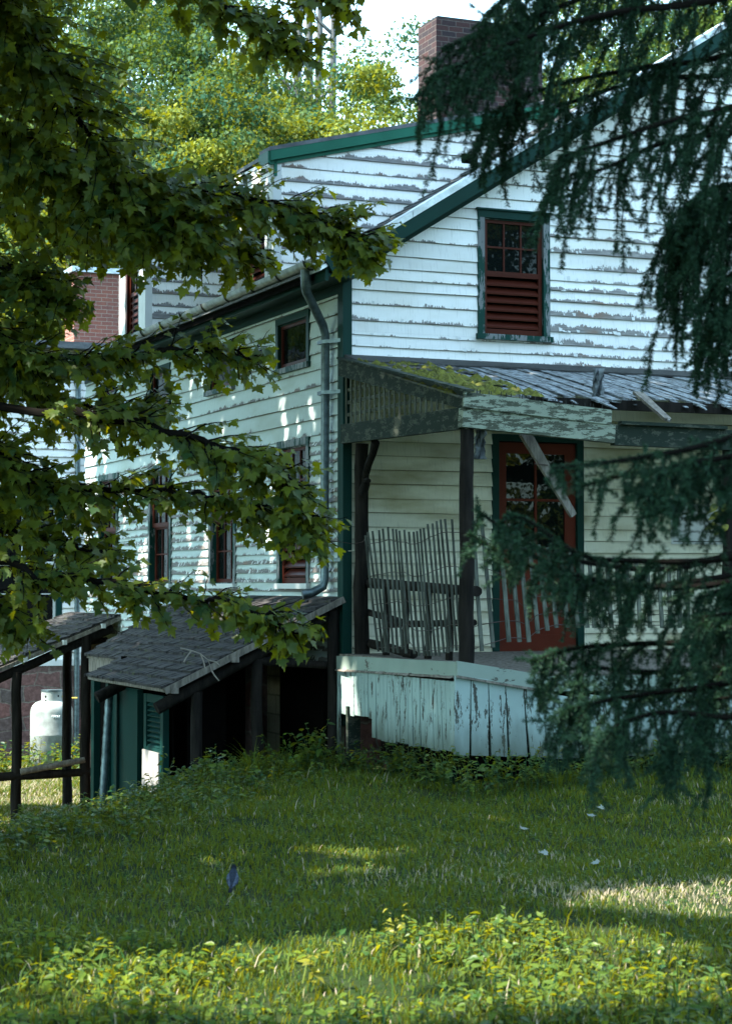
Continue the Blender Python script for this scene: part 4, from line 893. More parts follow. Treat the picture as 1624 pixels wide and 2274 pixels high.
# ---------------------------------------------------------------- sun openings cut into the unseen crowns
rl_ = random.Random(12)
LIT_G = [(2.3, 11.15, 1.25, .62, .38), (.35, 9.45, 1.3, .55, .30), (-.7, 8.85, .8, .42, .3), (.1, 8.35, 1.3, .3, .1), (1.45, 8.45, .4, .16, 0.2), (2.6, 8.9, .3, .2, 0), (2.5, 13.6, .5, .1, .2), (-1.2, 8.0, .5, .2, .2), (1.0, 8.9, .5, .14, .1)]+[(rl_.uniform(-2.2, 3.4), rl_.uniform(10.2, 17.2), rl_.uniform(.06, .3), rl_.uniform(.0, .08), rl_.uniform(0, .6)) for _ in range(16)]   # x, y, half lengths, turn
SV = np.array(SUN)
def keep_shade(p):
    """True for leaves whose shadow does not fall into the sunny openings"""
    g = p-SV*(p[:, 2:3]/SV[2]); ok = np.ones(len(p), bool)
    for (cx, cy, a, b, t) in LIT_G:
        dx, dy = g[:, 0]-cx, g[:, 1]-cy; x = dx*math.cos(t)+dy*math.sin(t); y = -dx*math.sin(t)+dy*math.cos(t)
        a, b = a+.12, b+.12; wob = .95+.25*np.sin(x*5+cx)*np.sin(y*9+x*3)
        ok &= (x/a)**2+(y/b)**2 > wob
    rel = p-HC; t = (rel@HU)/(SV@HU); q = rel-t[:, None]*SV; v = q@HV; z = q[:, 2]       # long wall u=0
    on = (t > 0) & (v > .2) & (v < 9.6) & (z > 1.6) & (z < 3.4)
    for (w0_, w1_) in ((.70, 1.75), (2.95, 4.0), (5.35, 6.4), (7.7, 8.8)): on &= ~((v > w0_) & (v < w1_))
    n = np.sin(v*2.9+z*1.3)+.8*np.sin(v*1.1-z*3.1+1)+.6*np.sin(z*5.2+v*.6)
    ok &= ~(on & (n > .15) & (z < 3.1)) & ~((t > 0) & (np.abs(z-3.42+.12*(v-1)) < .14) & (v > .6) & (v < 1.7))
    r2 = p-hw(-1.6, .95, -.1); t2 = (r2@HU)/(SV@HU); q2 = r2-t2[:, None]*SV                # plywood patch and shutter
    ok &= ~((np.abs(q2@HV) < .38) & (np.abs(q2[:, 2]) < .34))
    # lean-to roof
    r3 = p-hw(-.4, 1.4, 1.35); t3 = r3[:, 2]/SV[2]; q3 = r3-t3[:, None]*SV; n3 = np.sin((q3@HV)*3.3)+np.sin((q3@HU)*5+(q3@HV)*2)
    ok &= ~((np.abs(q3@HV) < 1.9) & (np.abs(q3@HU) < .5) & (n3 > .2))
    # everything beyond the farmhouse stands in full sun
    r4 = p-hw(0, 7.0, 5.9); t4 = r4[:, 2]/SV[2]; q4 = r4-t4[:, None]*SV
    ok &= ~((q4@HV > 2.4) & (q4@HU > .6))
    # yard at the far left
    g5 = p-SV*((p[:, 2:3]+1.4)/SV[2]); r5 = g5-HC
    ok &= ~((r5@HV > 5.0) & (r5@HU < .5))
    # spruce bough tips catching light
    r6 = p-at(1430, 1370, 6.9); t6 = r6[:, 2]/SV[2]; q6 = r6-t6[:, None]*SV; ok &= ~((np.abs(q6[:, 0]) < .65) & (np.abs(q6[:, 1]) < .75) & (np.sin(q6[:, 0]*9)+np.sin(q6[:, 1]*7+1) > -.3))
    return ok
def crown_cloud(name, par, n, lo, hi, sz, m, dens=None):
    p = RNG.uniform(lo, hi, (n, 3))
    k = np.sin(p[:, 0]*1.9+p[:, 1]*.7)+np.sin(p[:, 1]*1.6-p[:, 2]*1.1+1)+np.sin(p[:, 2]*2.2+p[:, 0]*.9)
    p = p[(k > -1.9)]; n = len(p); D = unit(rnd3(n)+np.array([0, 0, -.3])); ok = keep_shade(p+D*sz*.5)
    if dens is not None: ok &= dens(p)
    p, D = p[ok], D[ok]; n = len(p); N = unit(rnd3(n)*.6+np.array([0, 0, 1.]))
    V, F = leaf_arrays(QUAD, p, D, N, RNG.uniform(.7, 1.3, n)*sz, False)
    return npmesh(name, V, F, m, par, np.repeat(RNG.random(n), 4))

# ---------------------------------------------------------------- the maple at the left
mt = thing('maple_tree', 'broad maple at the left whose layered leafy branches hang in front of the house', 'tree', (-6.2, 13.0, -1.2), 0)
b = MB(); tr = spline([(-6.2, 13, -1.5), (-6.1, 13.0, 1.5), (-6.3, 13.1, 4.5), (-6.0, 13.3, 8), (-5.6, 13.3, 11)], 14); b.tube(tr, [.36-.018*i for i in range(14)], 14, rough=.06); b.build('trunk', M['bark'], mt, smooth=True)
# limbs: photograph pixels and distance; spread (px), twigs, start of foliage
LIMBS = [
 ([(-420, -350, 13), (-60, -60, 12.8), (80, 120, 12.6), (200, 310, 12.5), (330, 430, 12.4), (440, 520, 12.3)], 150, 90),
 ([(-420, -150, 13), (-120, 150, 12.9), (60, 330, 12.8), (200, 430, 12.6), (330, 520, 12.4)], 140, 80),
 ([(-420, -80, 13), (-100, 260, 13), (160, 400, 12.6), (400, 425, 12.4), (600, 450, 12.3), (730, 495, 12.2), (805, 535, 12.2)], 70, 110),
 ([(-420, 60, 13.5), (-100, 400, 13.6), (140, 500, 13.4), (330, 520, 13.2), (470, 535, 13.1), (560, 560, 13)], 55, 75),
 ([(-420, 200, 13.5), (-150, 500, 13.4), (-20, 570, 13.2), (80, 620, 13), (130, 660, 12.9)], 85, 60),
 ([(-420, 350, 13), (-150, 640, 13), (0, 760, 12.8), (150, 790, 12.7), (330, 780, 12.6), (460, 775, 12.5), (560, 790, 12.5)], 52, 80),
 ([(-420, 420, 13.5), (-150, 760, 13.3), (60, 870, 13.2), (220, 910, 13.1), (330, 900, 13)], 100, 75),
 ([(-420, 550, 12.6), (-100, 860, 12.6), (180, 920, 12.4), (380, 960, 12.3), (520, 1000, 12.2), (600, 1035, 12.1), (655, 1110, 12.1), (672, 1170, 12.1)], 70, 110),
 ([(-420, 650, 13), (-150, 980, 13), (60, 1060, 12.9), (230, 1090, 12.8), (380, 1090, 12.8), (520, 1110, 12.7), (590, 1140, 12.7)], 65, 85),
 ([(-420, 750, 13.2), (-150, 1080, 13.2), (0, 1170, 13.1), (120, 1200, 13.1), (240, 1230, 13)], 80, 65),
 ([(-420, 900, 12.4), (-150, 1180, 12.4), (80, 1270, 12.3), (270, 1300, 12.2), (450, 1330, 12.1), (570, 1365, 12), (655, 1405, 12)], 48, 85),
 ([(-420, 1000, 12.8), (-200, 1240, 12.8), (-60, 1320, 12.7), (20, 1360, 12.7), (70, 1405, 12.7)], 60, 30),
 ([(-420, 300, 13.2), (-200, 600, 13), (-40, 720, 12.9), (60, 800, 12.9), (110, 900, 12.8)], 110, 60),
 ([(-420, 500, 13.4), (-250, 850, 13.2), (-60, 980, 13), (60, 1040, 13), (150, 1130, 13)], 110, 65),
 ([(-300, -700, 12), (150, -260, 11.6), (380, -60, 11.4), (480, 10, 11.3), (580, 45, 11.3), (650, 110, 11.3)], 42, 42),
 ([(-200, -700, 12), (350, -300, 11.8), (560, -110, 11.6), (680, -30, 11.5), (770, -8, 11.5)], 40, 34),
 ([(-420, -600, 12.6), (-200, -300, 12.6), (-60, -100, 12.5), (20, 20, 12.4), (60, 120, 12.4)], 120, 60),
]
BP, BD, BN, BS = [], [], [], []
lb = MB(); tw_ = MB()
for (px, spread, ntw) in LIMBS:
    pts = spline([at(*q) for q in px], 30)
    for i in range(30): pts[i] += rnd3(1, .015)[0]
    lb.tube(pts, [.030*(1-i/29.)+.005 for i in range(30)], 7, rough=.1)
    sp = spread/4400.*px[-1][2]*(.82 if px[-1][1] > 700 else 1)
    low = px[-1][1] > 700
    for j in range(int(ntw*(1.35 if low else 1.9))):
        t = RNG.uniform(.16, 1.0)**.8; q = t*29; i = min(int(q), 28); p0 = pts[i]+(pts[i+1]-pts[i])*(q-i); tan = unit((pts[i+1]-pts[i])[None])[0]
        s = sp*(1.2-.85*t)*RNG.uniform(.4, 1.1)+.03
        side = rnd3(1)[0]; side[2] = side[2]*.55; side -= tan*np.dot(side, tan); side = side/np.linalg.norm(side)
        L = s*1.5+.12; d = tan*.75+side*.8; d /= np.linalg.norm(d); n = 6; tp_ = [p0]
        for k in range(n): d = d+np.array([0, 0, -.055]); d /= np.linalg.norm(d); tp_.append(tp_[-1]+d*L/n+rnd3(1, .008)[0])
        tw_.tube(tp_, [.0065-.0008*k for k in range(n+1)], 4, False)
        nl = max(4, int(L/.036))
        for k in range(nl):
            f = (k+.6)/nl*n; a = min(int(f), n-1); pp_ = tp_[a]+(tp_[a+1]-tp_[a])*(f-a); td = tp_[a+1]-tp_[a]; td = td/np.linalg.norm(td)
            lat = np.cross(td, (0, 0, 1.)); lat /= np.linalg.norm(lat)+1e-6; sg_ = 1 if k % 2 else -1
            dd_ = td*.45+lat*sg_*RNG.uniform(.3, .9)+np.array([0, 0, -RNG.uniform(.15, .9)])
            BP.append(pp_+unit(dd_[None])[0]*.02); BD.append(dd_); BN.append(np.array([.12, -.45, .8])+rnd3(1, .33)[0]); BS.append(RNG.uniform(.042, .084))
lb.build('limbs', M['twig'], mt, smooth=True); tw_.build('twigs', M['twig'], mt)
BP, BD, BN, BS = map(np.array, (BP, BD, BN, BS))
V, F = leaf_arrays(MAPLE, BP, BD, unit(BN), BS, True)
npmesh('leaves', V, F, M['maple'], mt, np.repeat(np.clip(RNG.normal(.45, .28, len(BP)), 0, 1), len(MAPLE)))
print('maple leaves', len(BP))
def oute(p):                                             # keep the upper crown out of the picture's sky
    d = p-np.array([0, 0, CAM_H]); c, s = math.cos(PITCH), math.sin(PITCH); f = d[:, 1]*c+d[:, 2]*s; up_ = -d[:, 1]*s+d[:, 2]*c
    f = np.maximum(f, .1); x = 812+4400*d[:, 0]/f; y = 1137-4400*up_/f
    return (y < -90) | (x < -250) | (d[:, 1] < 0) | (x > 1900)
crown_cloud('crown', mt, 30000, (-14.5, 8.5, 6.6), (-.5, 25.5, 12.0), .40, M['canopy'], oute)  # unseen upper crown, spread for shade and pierced where sun patches fall
ot = thing('added_shade_tree', 'unseen leafy tree added on the near side of the lawn to shade the grass', 'tree', (-8.5, 5.0, 0), 0)  # out-of-view tree added so its crown shades the lawn
b = MB(); tr = spline([(-8.5, 5, -.6), (-8.4, 5.1, 3), (-8.6, 5.3, 6), (-8.2, 5.6, 10)], 12); b.tube(tr, [.4-.02*i for i in range(12)], 12, rough=.06); b.build('trunk', M['bark'], ot, smooth=True)
crown_cloud('crown', ot, 15000, (-13.5, 1.5, 6.2), (-1.0, 9.5, 11.0), .40, M['canopy'], oute)

# ---------------------------------------------------------------- the spruce at the right
spr = thing('spruce_tree', 'dark drooping spruce at the right edge with hanging needle boughs close to the viewer', 'tree', (3.1, 7.9, 0), 0)
b = MB(); tr = spline([(3.1, 7.9, -.3), (3.1, 7.95, 3), (3.15, 8, 6), (3.1, 8, 11)], 12); b.tube(tr, [.24-.016*i for i in range(12)], 12, rough=.06); b.build('trunk', M['bark'], spr, smooth=True)
BOUGHS = [  # pixels and distance, droop length of the hanging twigs in px (root, tip), twigs per metre
 ([(2300, -700, 7.8), (1900, -330, 7.7), (1600, -150, 7.6), (1350, -80, 7.5), (1150, -20, 7.4), (1085, 30, 7.4)], 230, 90, 46),
 ([(2300, -450, 7.7), (1900, -140, 7.5), (1620, -10, 7.4), (1350, 30, 7.3), (1150, 90, 7.2), (1010, 150, 7.2), (955, 178, 7.2)], 260, 120, 60),
 ([(2300, -300, 8.0), (1900, 0, 7.9), (1620, 120, 7.8), (1420, 150, 7.7), (1230, 190, 7.6), (1090, 250, 7.6)], 250, 120, 56),
 ([(2300, -150, 7.5), (1950, 120, 7.3), (1650, 230, 7.2), (1480, 270, 7.2), (1330, 320, 7.1), (1240, 350, 7.1)], 260, 130, 54),
 ([(2300, 0, 8.1), (1950, 300, 7.9), (1700, 390, 7.8), (1580, 420, 7.7), (1510, 470, 7.7)], 330, 190, 96),
 ([(2300, 150, 7.4), (1950, 460, 7.3), (1750, 560, 7.2), (1640, 600, 7.2), (1570, 650, 7.2)], 260, 110, 84),
 ([(2300, 500, 6.2), (1950, 760, 6.2), (1720, 900, 6.1), (1500, 985, 6.0), (1320, 1020, 5.9), (1150, 1040, 5.9)], 210, 40, 56),
 ([(2300, 600, 6.4), (1950, 880, 6.3), (1700, 980, 6.2), (1560, 1030, 6.2), (1430, 1070, 6.1), (1340, 1100, 6.1)], 210, 110, 60),
 ([(2300, 850, 7.2), (1950, 1140, 7.1), (1700, 1250, 7.0), (1500, 1300, 6.9), (1330, 1300, 6.9), (1180, 1270, 6.8), (1080, 1215, 6.8), (1035, 1180, 6.8)], 220, 60, 60),
 ([(2300, 950, 7.4), (1950, 1260, 7.2), (1700, 1370, 7.1), (1500, 1420, 7.0), (1330, 1430, 7.0), (1200, 1440, 6.9), (1105, 1470, 6.9)], 270, 60, 64),
 ([(2300, 1100, 7.0), (1950, 1370, 6.9), (1700, 1470, 6.8), (1520, 1520, 6.7), (1370, 1540, 6.7), (1250, 1560, 6.6), (1180, 1580, 6.6)], 250, 110, 62),
 ([(2300, 1100, 7.6), (1950, 1420, 7.4), (1750, 1500, 7.3), (1600, 1540, 7.2), (1450, 1560, 7.1)], 230, 150, 50),
 ([(2300, 900, 6.9), (1900, 1180, 6.8), (1700, 1270, 6.7), (1560, 1300, 6.6), (1470, 1330, 6.6)], 200, 140, 44),
]
NP, ND, NL = [], [], []
bb = MB(); tb = MB()
def twig_needles(pts, ln, dens):
    seg = np.diff(pts, axis=0); sl = np.linalg.norm(seg, axis=1); L = sl.sum(); n = int(L*dens)
    if n < 2: return
    t = RNG.uniform(0, len(seg), n); i = np.minimum(t.astype(int), len(seg)-1); p = pts[i]+seg[i]*(t-i)[:, None]; d = unit(seg[i])
    r = rnd3(n); r -= d*np.sum(r*d, 1, keepdims=True); r = unit(r)
    NP.append(p); ND.append(unit(d*.75+r+np.array([0, 0, .12]))); NL.append(RNG.uniform(.75, 1.15, n)*ln)
rb_ = random.Random(4)
BOUGHS = [([(x+(75 if px[-1][1] > 800 else 0), y, d) for (x, y, d) in px], a, b, c*(.66 if px[-1][1] > 800 else .72)) for (px, a, b, c) in BOUGHS]
BOUGHS.append(([(2300, 900, 7.3), (1950, 1150, 7.2), (1700, 1260, 7.1), (1450, 1300, 7.0), (1280, 1290, 6.9), (1140, 1240, 6.9), (1040, 1185, 6.9)], 110, 45, 17))
BOUGHS = BOUGHS+[([(x+rb_.uniform(-10, 60)*(.3+k/6.), y+oy+rb_.uniform(-15, 15), d+od) for k, (x, y, d) in enumerate(px)], a, b, c) for (px, a, b, c) in BOUGHS for oy, od in ((rb_.choice([-1, 1])*rb_.uniform(35, 60), rb_.choice([-.25, .25])),)]
for (px, dl0, dl1, dens) in BOUGHS:
    pts = spline([at(*q) for q in px], 34)
    bb.tube(pts, [.016*(1-i/33.)+.004 for i in range(34)], 6, rough=.1)
    L = np.linalg.norm(np.diff(pts, axis=0), axis=1).sum(); D_ = px[-1][2]
    for j in range(int(L*dens*.40)):
        t = RNG.uniform(.22, 1); q = t*33; i = min(int(q), 32); p0 = pts[i]+(pts[i+1]-pts[i])*(q-i); tan = unit((pts[i+1]-pts[i])[None])[0]
        hl = (dl0+(dl1-dl0)*max(0, (t-.3)/.7))/4400.*D_*RNG.choice([RNG.uniform(.3, .9), RNG.uniform(.85, 1.08 if px[-1][1] > 800 else 1.6)])
        lat = np.cross(tan, (0, 0, 1.)); lat /= np.linalg.norm(lat); sgn = RNG.choice([-1, 1])
        d = unit((tan*RNG.uniform(.25, .8)+lat*sgn*RNG.uniform(.3, 1)+np.array([0, 0, RNG.uniform(-.4, .25)]))[None])[0]
        n = 8; tp_ = [p0]
        for k in range(n): d = d+np.array([0, 0, -.30]); d /= np.linalg.norm(d); tp_.append(tp_[-1]+d*hl*1.15/n+rnd3(1, .004)[0])
        tp_ = np.array(tp_); tb.tube(tp_, [.0035-.0003*k for k in range(n+1)], 3, False)
        twig_needles(tp_, .017, 900)
        for s in range(int(hl/.055)):
            f = RNG.uniform(.1, .9)*n; a = int(f); pp_ = tp_[a]+(tp_[min(a+1, n)]-tp_[a])*(f-a); d2 = unit((tp_[min(a+1, n)]-tp_[a]+rnd3(1, .03)[0]*1.2)[None])[0]
            l2 = RNG.uniform(.05, .13); q2 = [pp_]
            for k in range(3): d2 = unit((d2+np.array([0, 0, -.2]))[None])[0]; q2.append(q2[-1]+d2*l2/3)
            twig_needles(np.array(q2), .015, 900)
    twig_needles(pts[4:], .018, 800)
bb.build('boughs', M['twig'], spr, smooth=True); tb.build('twigs', M['twig'], spr)
NP, ND, NL = np.concatenate(NP), np.concatenate(ND), np.concatenate(NL); n = len(NP); print('needles', n)
sd_ = unit(np.cross(ND, rnd3(n)))*.0016
V = np.stack([NP-sd_, NP+sd_, NP+ND*NL[:, None]+sd_*.7, NP+ND*NL[:, None]-sd_*.7], 1).reshape(-1, 3)
npmesh('needles', V, np.arange(4*n).reshape(-1, 4), M['needle'], spr, np.repeat(RNG.random(n), 4))
# coarse upper crown of the spruce, above the picture
crown_cloud('crown', spr, 2600, (1.4, 6.2, 4.6), (5.0, 10, 11), .25, M['needle'], lambda p: oute(p) & (np.hypot(p[:, 0]-3.1, p[:, 1]-8) < (11.5-p[:, 2])*.38+.2))

# ---------------------------------------------------------------- forest behind the house
def crown_mesh(seed, rad, nclump, per, lsz):
    r = np.random.default_rng(seed); c = []
    while len(c) < nclump:
        q = r.normal(size=3); q /= np.linalg.norm(q); q *= r.uniform(.45, 1)**.6
        c.append(q*np.array(rad))
    c = np.array(c); k = np.repeat(np.arange(nclump), per); n = len(k)
    cr = r.uniform(.14, .30, nclump)*min(rad)
    off = r.normal(size=(n, 3)); off = off/np.linalg.norm(off, axis=1, keepdims=True)*r.uniform(.2, 1, (n, 1))**.5
    P = c[k]+off*cr[k][:, None]*np.array([1.15, 1.15, .62])
    N = unit(off*.8+r.normal(size=(n, 3))*.55+np.array([0, 0, .6])); D = unit(r.normal(size=(n, 3))+np.array([0, 0, -.4]))
    V, F = leaf_arrays(QUAD, P, D, N, r.uniform(.7, 1.35, n)*lsz, False)
    return V, F, np.repeat(np.clip(r.normal(.45, .18, n)+r.normal(0, .36, nclump)[k], 0, 1), 4)
def forest_proto(seed, rad, trunk, nc, per, lsz, label):
    t = thing('broadleaf_tree', label, 'tree', (0, 0, 0), 0, 'trees behind the house')
    r = random.Random(seed); h = trunk; b = MB()
    ax = spline([(0, 0, -1.5), (r.uniform(-.3, .3), 0, h*.5), (r.uniform(-.5, .5), r.uniform(-.4, .4), h), (0, 0, h+rad[2]*.7)], 10); b.tube(ax, [.24-.02*i for i in range(10)], 9)
    for i in range(9):
        a = r.uniform(0, 6.28); z = r.uniform(h*.75, h+rad[2]*.5); l = rad[0]*r.uniform(.5, .95); p0 = np.array([0, 0, z])
        b.tube([p0, p0+np.array([math.cos(a)*l*.45, math.sin(a)*l*.45, l*.15]), p0+np.array([math.cos(a)*l, math.sin(a)*l, l*.5])], [.09, .055, .02], 6)
    b.build('trunk', M['bark'], t, smooth=True)
    V, F, c = crown_mesh(seed, rad, nc, per, lsz); npmesh('crown', V+np.array([0, 0, h+rad[2]*.55]), F, M['forest_cool' if seed in (2, 4) else 'forest'], t, c)
    return t
PRO = [forest_proto(1, (2.9, 2.9, 3.2), 6, 46, 560, .08, 'x'), forest_proto(2, (3.2, 3.2, 4.4), 8, 52, 580, .085, 'x'), forest_proto(3, (2.5, 2.5, 2.8), 6.5, 40, 520, .078, 'x'), forest_proto(4, (3.6, 3.6, 5.0), 9, 56, 580, .09, 'x')]
TOPZ = [6+3.2*1.55, 8+4.4*1.55, 6.5+2.8*1.55, 9+5*1.55]
TREES = [ # x px, y px of the crown top, distance, prototype, label
 (60, -260, 52, 3, 'tall leafy tree filling the top left corner behind the maple'),
 (330, -240, 55, 3, 'tall dark leafy tree above the louvred wing'),
 (190, 60, 46, 1, 'rounded green tree behind the maple branches at upper left'),
 (420, 20, 50, 1, 'green tree with open branches left of the bare trunks'),
 (400, 205, 43, 0, 'low bright yellow green tree above the maple spray, left of the green rake'),
 (300, 215, 45, 2, 'small sunlit tree just above the dark maple mass'),
 (560, 230, 44, 2, 'bright low tree directly left of the rake corner'),
 (690, 245, 47, 0, 'low yellow green tree at the foot of the bare trunks'),
 (800, 150, 46, 2, 'bushy tree between the bare trunks and the chimney'),
 (890, 66, 49, 1, 'bright leafy tree touching the left side of the chimney'),
 (1010, 110, 52, 0, 'leafy tree hidden behind the brick chimney'),
 (1270, -60, 50, 1, 'sunlit tree right of the chimney seen through the spruce'),
 (1420, -40, 46, 3, 'tall tree above the roof slope behind the spruce boughs'),
 (1580, -120, 52, 3, 'tall tree at the upper right corner behind the spruce'),
 (1750, 0, 48, 1, 'tree beyond the right edge above the farmhouse ridge'),
 (40, 330, 45, 1, 'tree behind the brick stack at the left edge'),
 (170, 480, 42, 0, 'low leafy tree beside the red brick stack'),
 (-120, 100, 47, 3, 'broad tree beyond the left edge of the view'),
 (370, -120, 60, 1, 'far tall tree at the left edge of the sky gap'),
 (240, -300, 68, 3, 'far tall tree behind the dark crowns at top left'),
 (290, -60, 58, 1, 'upright green tree between the maple branches and the sky gap'),
 (130, -90, 60, 1, 'far green tree at the top left corner'),
 (450, -30, 57, 2, 'cool green tree just left of the bare trunks at the top edge'),
 (560, 90, 52, 0, 'mid height green tree at the foot of the sky gap, left of the bare trunks')]
random.seed(21)
first = set()
for (x, y, d, k, lab) in TREES:
    p = at(x, y, d); s = (p[2]+1.4)/(TOPZ[k]+0.0); o = PRO[k] if k not in first else copy_tree(PRO[k]); first.add(k)
    sx = min(s, 1.35); o.location = (p[0], p[1], -1.4); o.scale = (sx, sx, s); o.rotation_euler = (0, 0, random.uniform(0, 6.28)); o['label'] = lab
def bare(x, y0, d, lean, label, seed):
    r = random.Random(seed); top = at(x, y0, d); h = top[2]+1.4
    t = thing('bare_tree', label, 'tree', (top[0]-lean, d, -1.4), 0, 'bare trunks behind the roof'); b = MB()
    ax = spline([(top[0]-lean, d, -1.5), (top[0]-lean*.7, d, h*.4), (top[0]-lean*.3+r.uniform(-.2, .2), d, h*.7), (top[0], d, h)], 16); b.tube(ax, [.27-.014*i for i in range(16)], 8)
    for i in range(10):
        k = r.randint(7, 14); p0 = ax[k]; s = r.choice([-1, 1]); l = r.uniform(.7, 2.2)
        q = [p0, p0+np.array([s*l*.4, r.uniform(-.3, .3), l*.35]), p0+np.array([s*l*.75, r.uniform(-.5, .5), l*.85]), p0+np.array([s*l, 0, l*1.4])]; b.tube(q, [.06, .045, .03, .012], 5)
    b.build('trunk', M['bark_pale'], t, smooth=True); MB_ = None
bare(672, -60, 56, .3, 'forked pale bare trunk in the sky gap, left one of the row', 3); bare(690, -160, 58, -.2, 'straight grey bare trunk in the middle of the sky gap', 4)
bare(742, 40, 55, .5, 'thin leaning bare trunk nearest the chimney', 5); bare(715, -40, 60, .1, 'slender bare trunk between two thicker ones in the sky gap', 8)
# a soft dark wood far behind everything
V, F, c = crown_mesh(77, (60, 5, 7), 420, 60, .8)
wood = npmesh('far_wood', V+np.array([0, 105, 4]), F, M['forest'], None, c); tag(wood, 'hazy mass of far woodland behind the nearer trees', 'woodland', kind='stuff')

V, F, c = crown_mesh(78, (34, 4, 5), 420, 110, .75)
wood = npmesh('near_wood', V+np.array([-2, -30, 2.5]), F, M['forest'], None, c); tag(wood, 'belt of leafy woodland on the near side of the lawn', 'woodland', kind='stuff')
V, F, c = crown_mesh(79, (4, 24, 9), 420, 110, .75)
wood = npmesh('side_wood', V+np.array([30, 2, 8.]), F, M['forest'], None, c); tag(wood, 'belt of leafy woodland beyond the spruce at right', 'woodland', kind='stuff')
V, F, c = crown_mesh(80, (5, 26, 9), 420, 110, .75)
wood = npmesh('left_wood', V+np.array([-40, 44, 7.]), F, M['forest'], None, c); tag(wood, 'belt of leafy woodland beyond the yard at the far left', 'woodland', kind='stuff')
# ---------------------------------------------------------------- grass and ground plants
def in_view(x, y, mg=1.5): return np.abs(x) < y*812/4400.+mg
def under_house(x, y):
    r = np.stack([x, y, np.zeros_like(x)], -1)-HC; u, v = r@HU, r@HV
    return ((u > -.1) & (v > -2.75) & (v < 9.7)) | (v > 18.2) | ((u > -1.5) & (v > .3) & (v < 5)) 
def dryness(x, y):
    n = .5+.22*np.sin(x*1.3+y*.9)+.18*np.sin(x*2.7-y*2.1+1)+.12*np.sin(y*3.9+x)
    patch = np.exp(-(((x-1.9)/1.4)**2+((y-11.0)/.8)**2))*.9+np.exp(-(((x-.3)/1.4)**2+((y-12.2)/1.1)**2))*.35+np.exp(-(((x-2.4)/.7)**2+((y-15.6)/.4)**2))*.6
    yard = np.where((y > 19) & (x < -2), .42, 0)
    return np.clip(n*.55+patch+yard, 0, 1.4)
def blades(n, x0, x1, y0, y1, hmin, hmax, wd, keep):
    x, y = RNG.uniform(x0, x1, n), RNG.uniform(y0, y1, n); k = keep(x, y); x, y = x[k], y[k]; n = len(x)
    z = gz(x, y); P = np.stack([x, y, z], 1); dr = dryness(x, y)
    h = RNG.uniform(hmin, hmax, n)*(1-.45*np.clip(dr-.45, 0, .6)); a = RNG.uniform(0, 6.283, n); l = RNG.uniform(.25, 1.1, n)
    D = np.stack([np.cos(a), np.sin(a), np.zeros(n)], 1); W = np.stack([-np.sin(a), np.cos(a), np.zeros(n)], 1)*(wd*RNG.uniform(.6, 1.3, n)*.5)[:, None]
    Z = np.array([0, 0, 1.]); H = h[:, None]; Lh = (l*h)[:, None]
    V = np.stack([P-W, P+W, P+D*Lh*.35+Z*H*.6+W*.8, P+D*Lh*.35+Z*H*.6-W*.8, P+D*Lh+Z*H*.95], 1).reshape(-1, 3)
    b = np.arange(n)[:, None]*5; F = np.concatenate([np.stack([b[:, 0], b[:, 0]+1, b[:, 0]+2, b[:, 0]+3], 1), np.stack([b[:, 0]+3, b[:, 0]+2, b[:, 0]+4, b[:, 0]+4], 1)[:, :4]])
    c = np.where(RNG.random(n) < np.clip((dr-.5)*1.5, .04, .92), RNG.uniform(1.2, 1.7, n), np.clip(RNG.normal(.42, .27, n)-.15*(dr-.4), 0, 1))
    return V, F[:len(b)], F[len(b):][:, :3], np.repeat(c, 5)
def grass(name, label, *a):
    V, Q, T3, c = blades(*a); F = np.concatenate([np.stack([Q[:, 0], Q[:, 1], Q[:, 2]], 1), np.stack([Q[:, 0], Q[:, 2], Q[:, 3]], 1), T3])
    o = npmesh(name, V, F, M['grass'], None, c); return tag(o, label, 'grass', kind='stuff')
clump_ = lambda x, y: RNG.random(len(x)) < .62+.3*np.sin(x*3.1+1.3*np.sin(y*2.3))*np.sin(y*4.1+x)+.2*np.sin(x*9+y*7)
kp = lambda x, y: clump_(x, y) & in_view(x, y) & ~under_house(x, y) & (np.interp(y, CRY, CRX)-x < 1.2)
grass('grass', 'short green lawn grass in front of the house', 400000, -5, 6, 6.5, 19.5, .02, .055, .0075, kp)
grass('tall_grass', 'taller uncut grass along the porch skirt and near foreground', 16000, -5, 6, 6.5, 19.5, .06, .14, .010, lambda x, y: kp(x, y) & ((y > 15.5+1.2*np.sin(x*1.1)) | (y < 9.6+.4*np.sin(x*2)) | (np.interp(y, CRY, CRX)-x > -.7)))
grass('sunlit_yard_grass', 'sunlit straw coloured grass of the yard beyond the log shelter', 170000, -9.5, -1.6, 18.8, 36, .04, .11, .016, lambda x, y: ~under_house(x, y) & (np.interp(y, CRY, CRX)-x > .9))

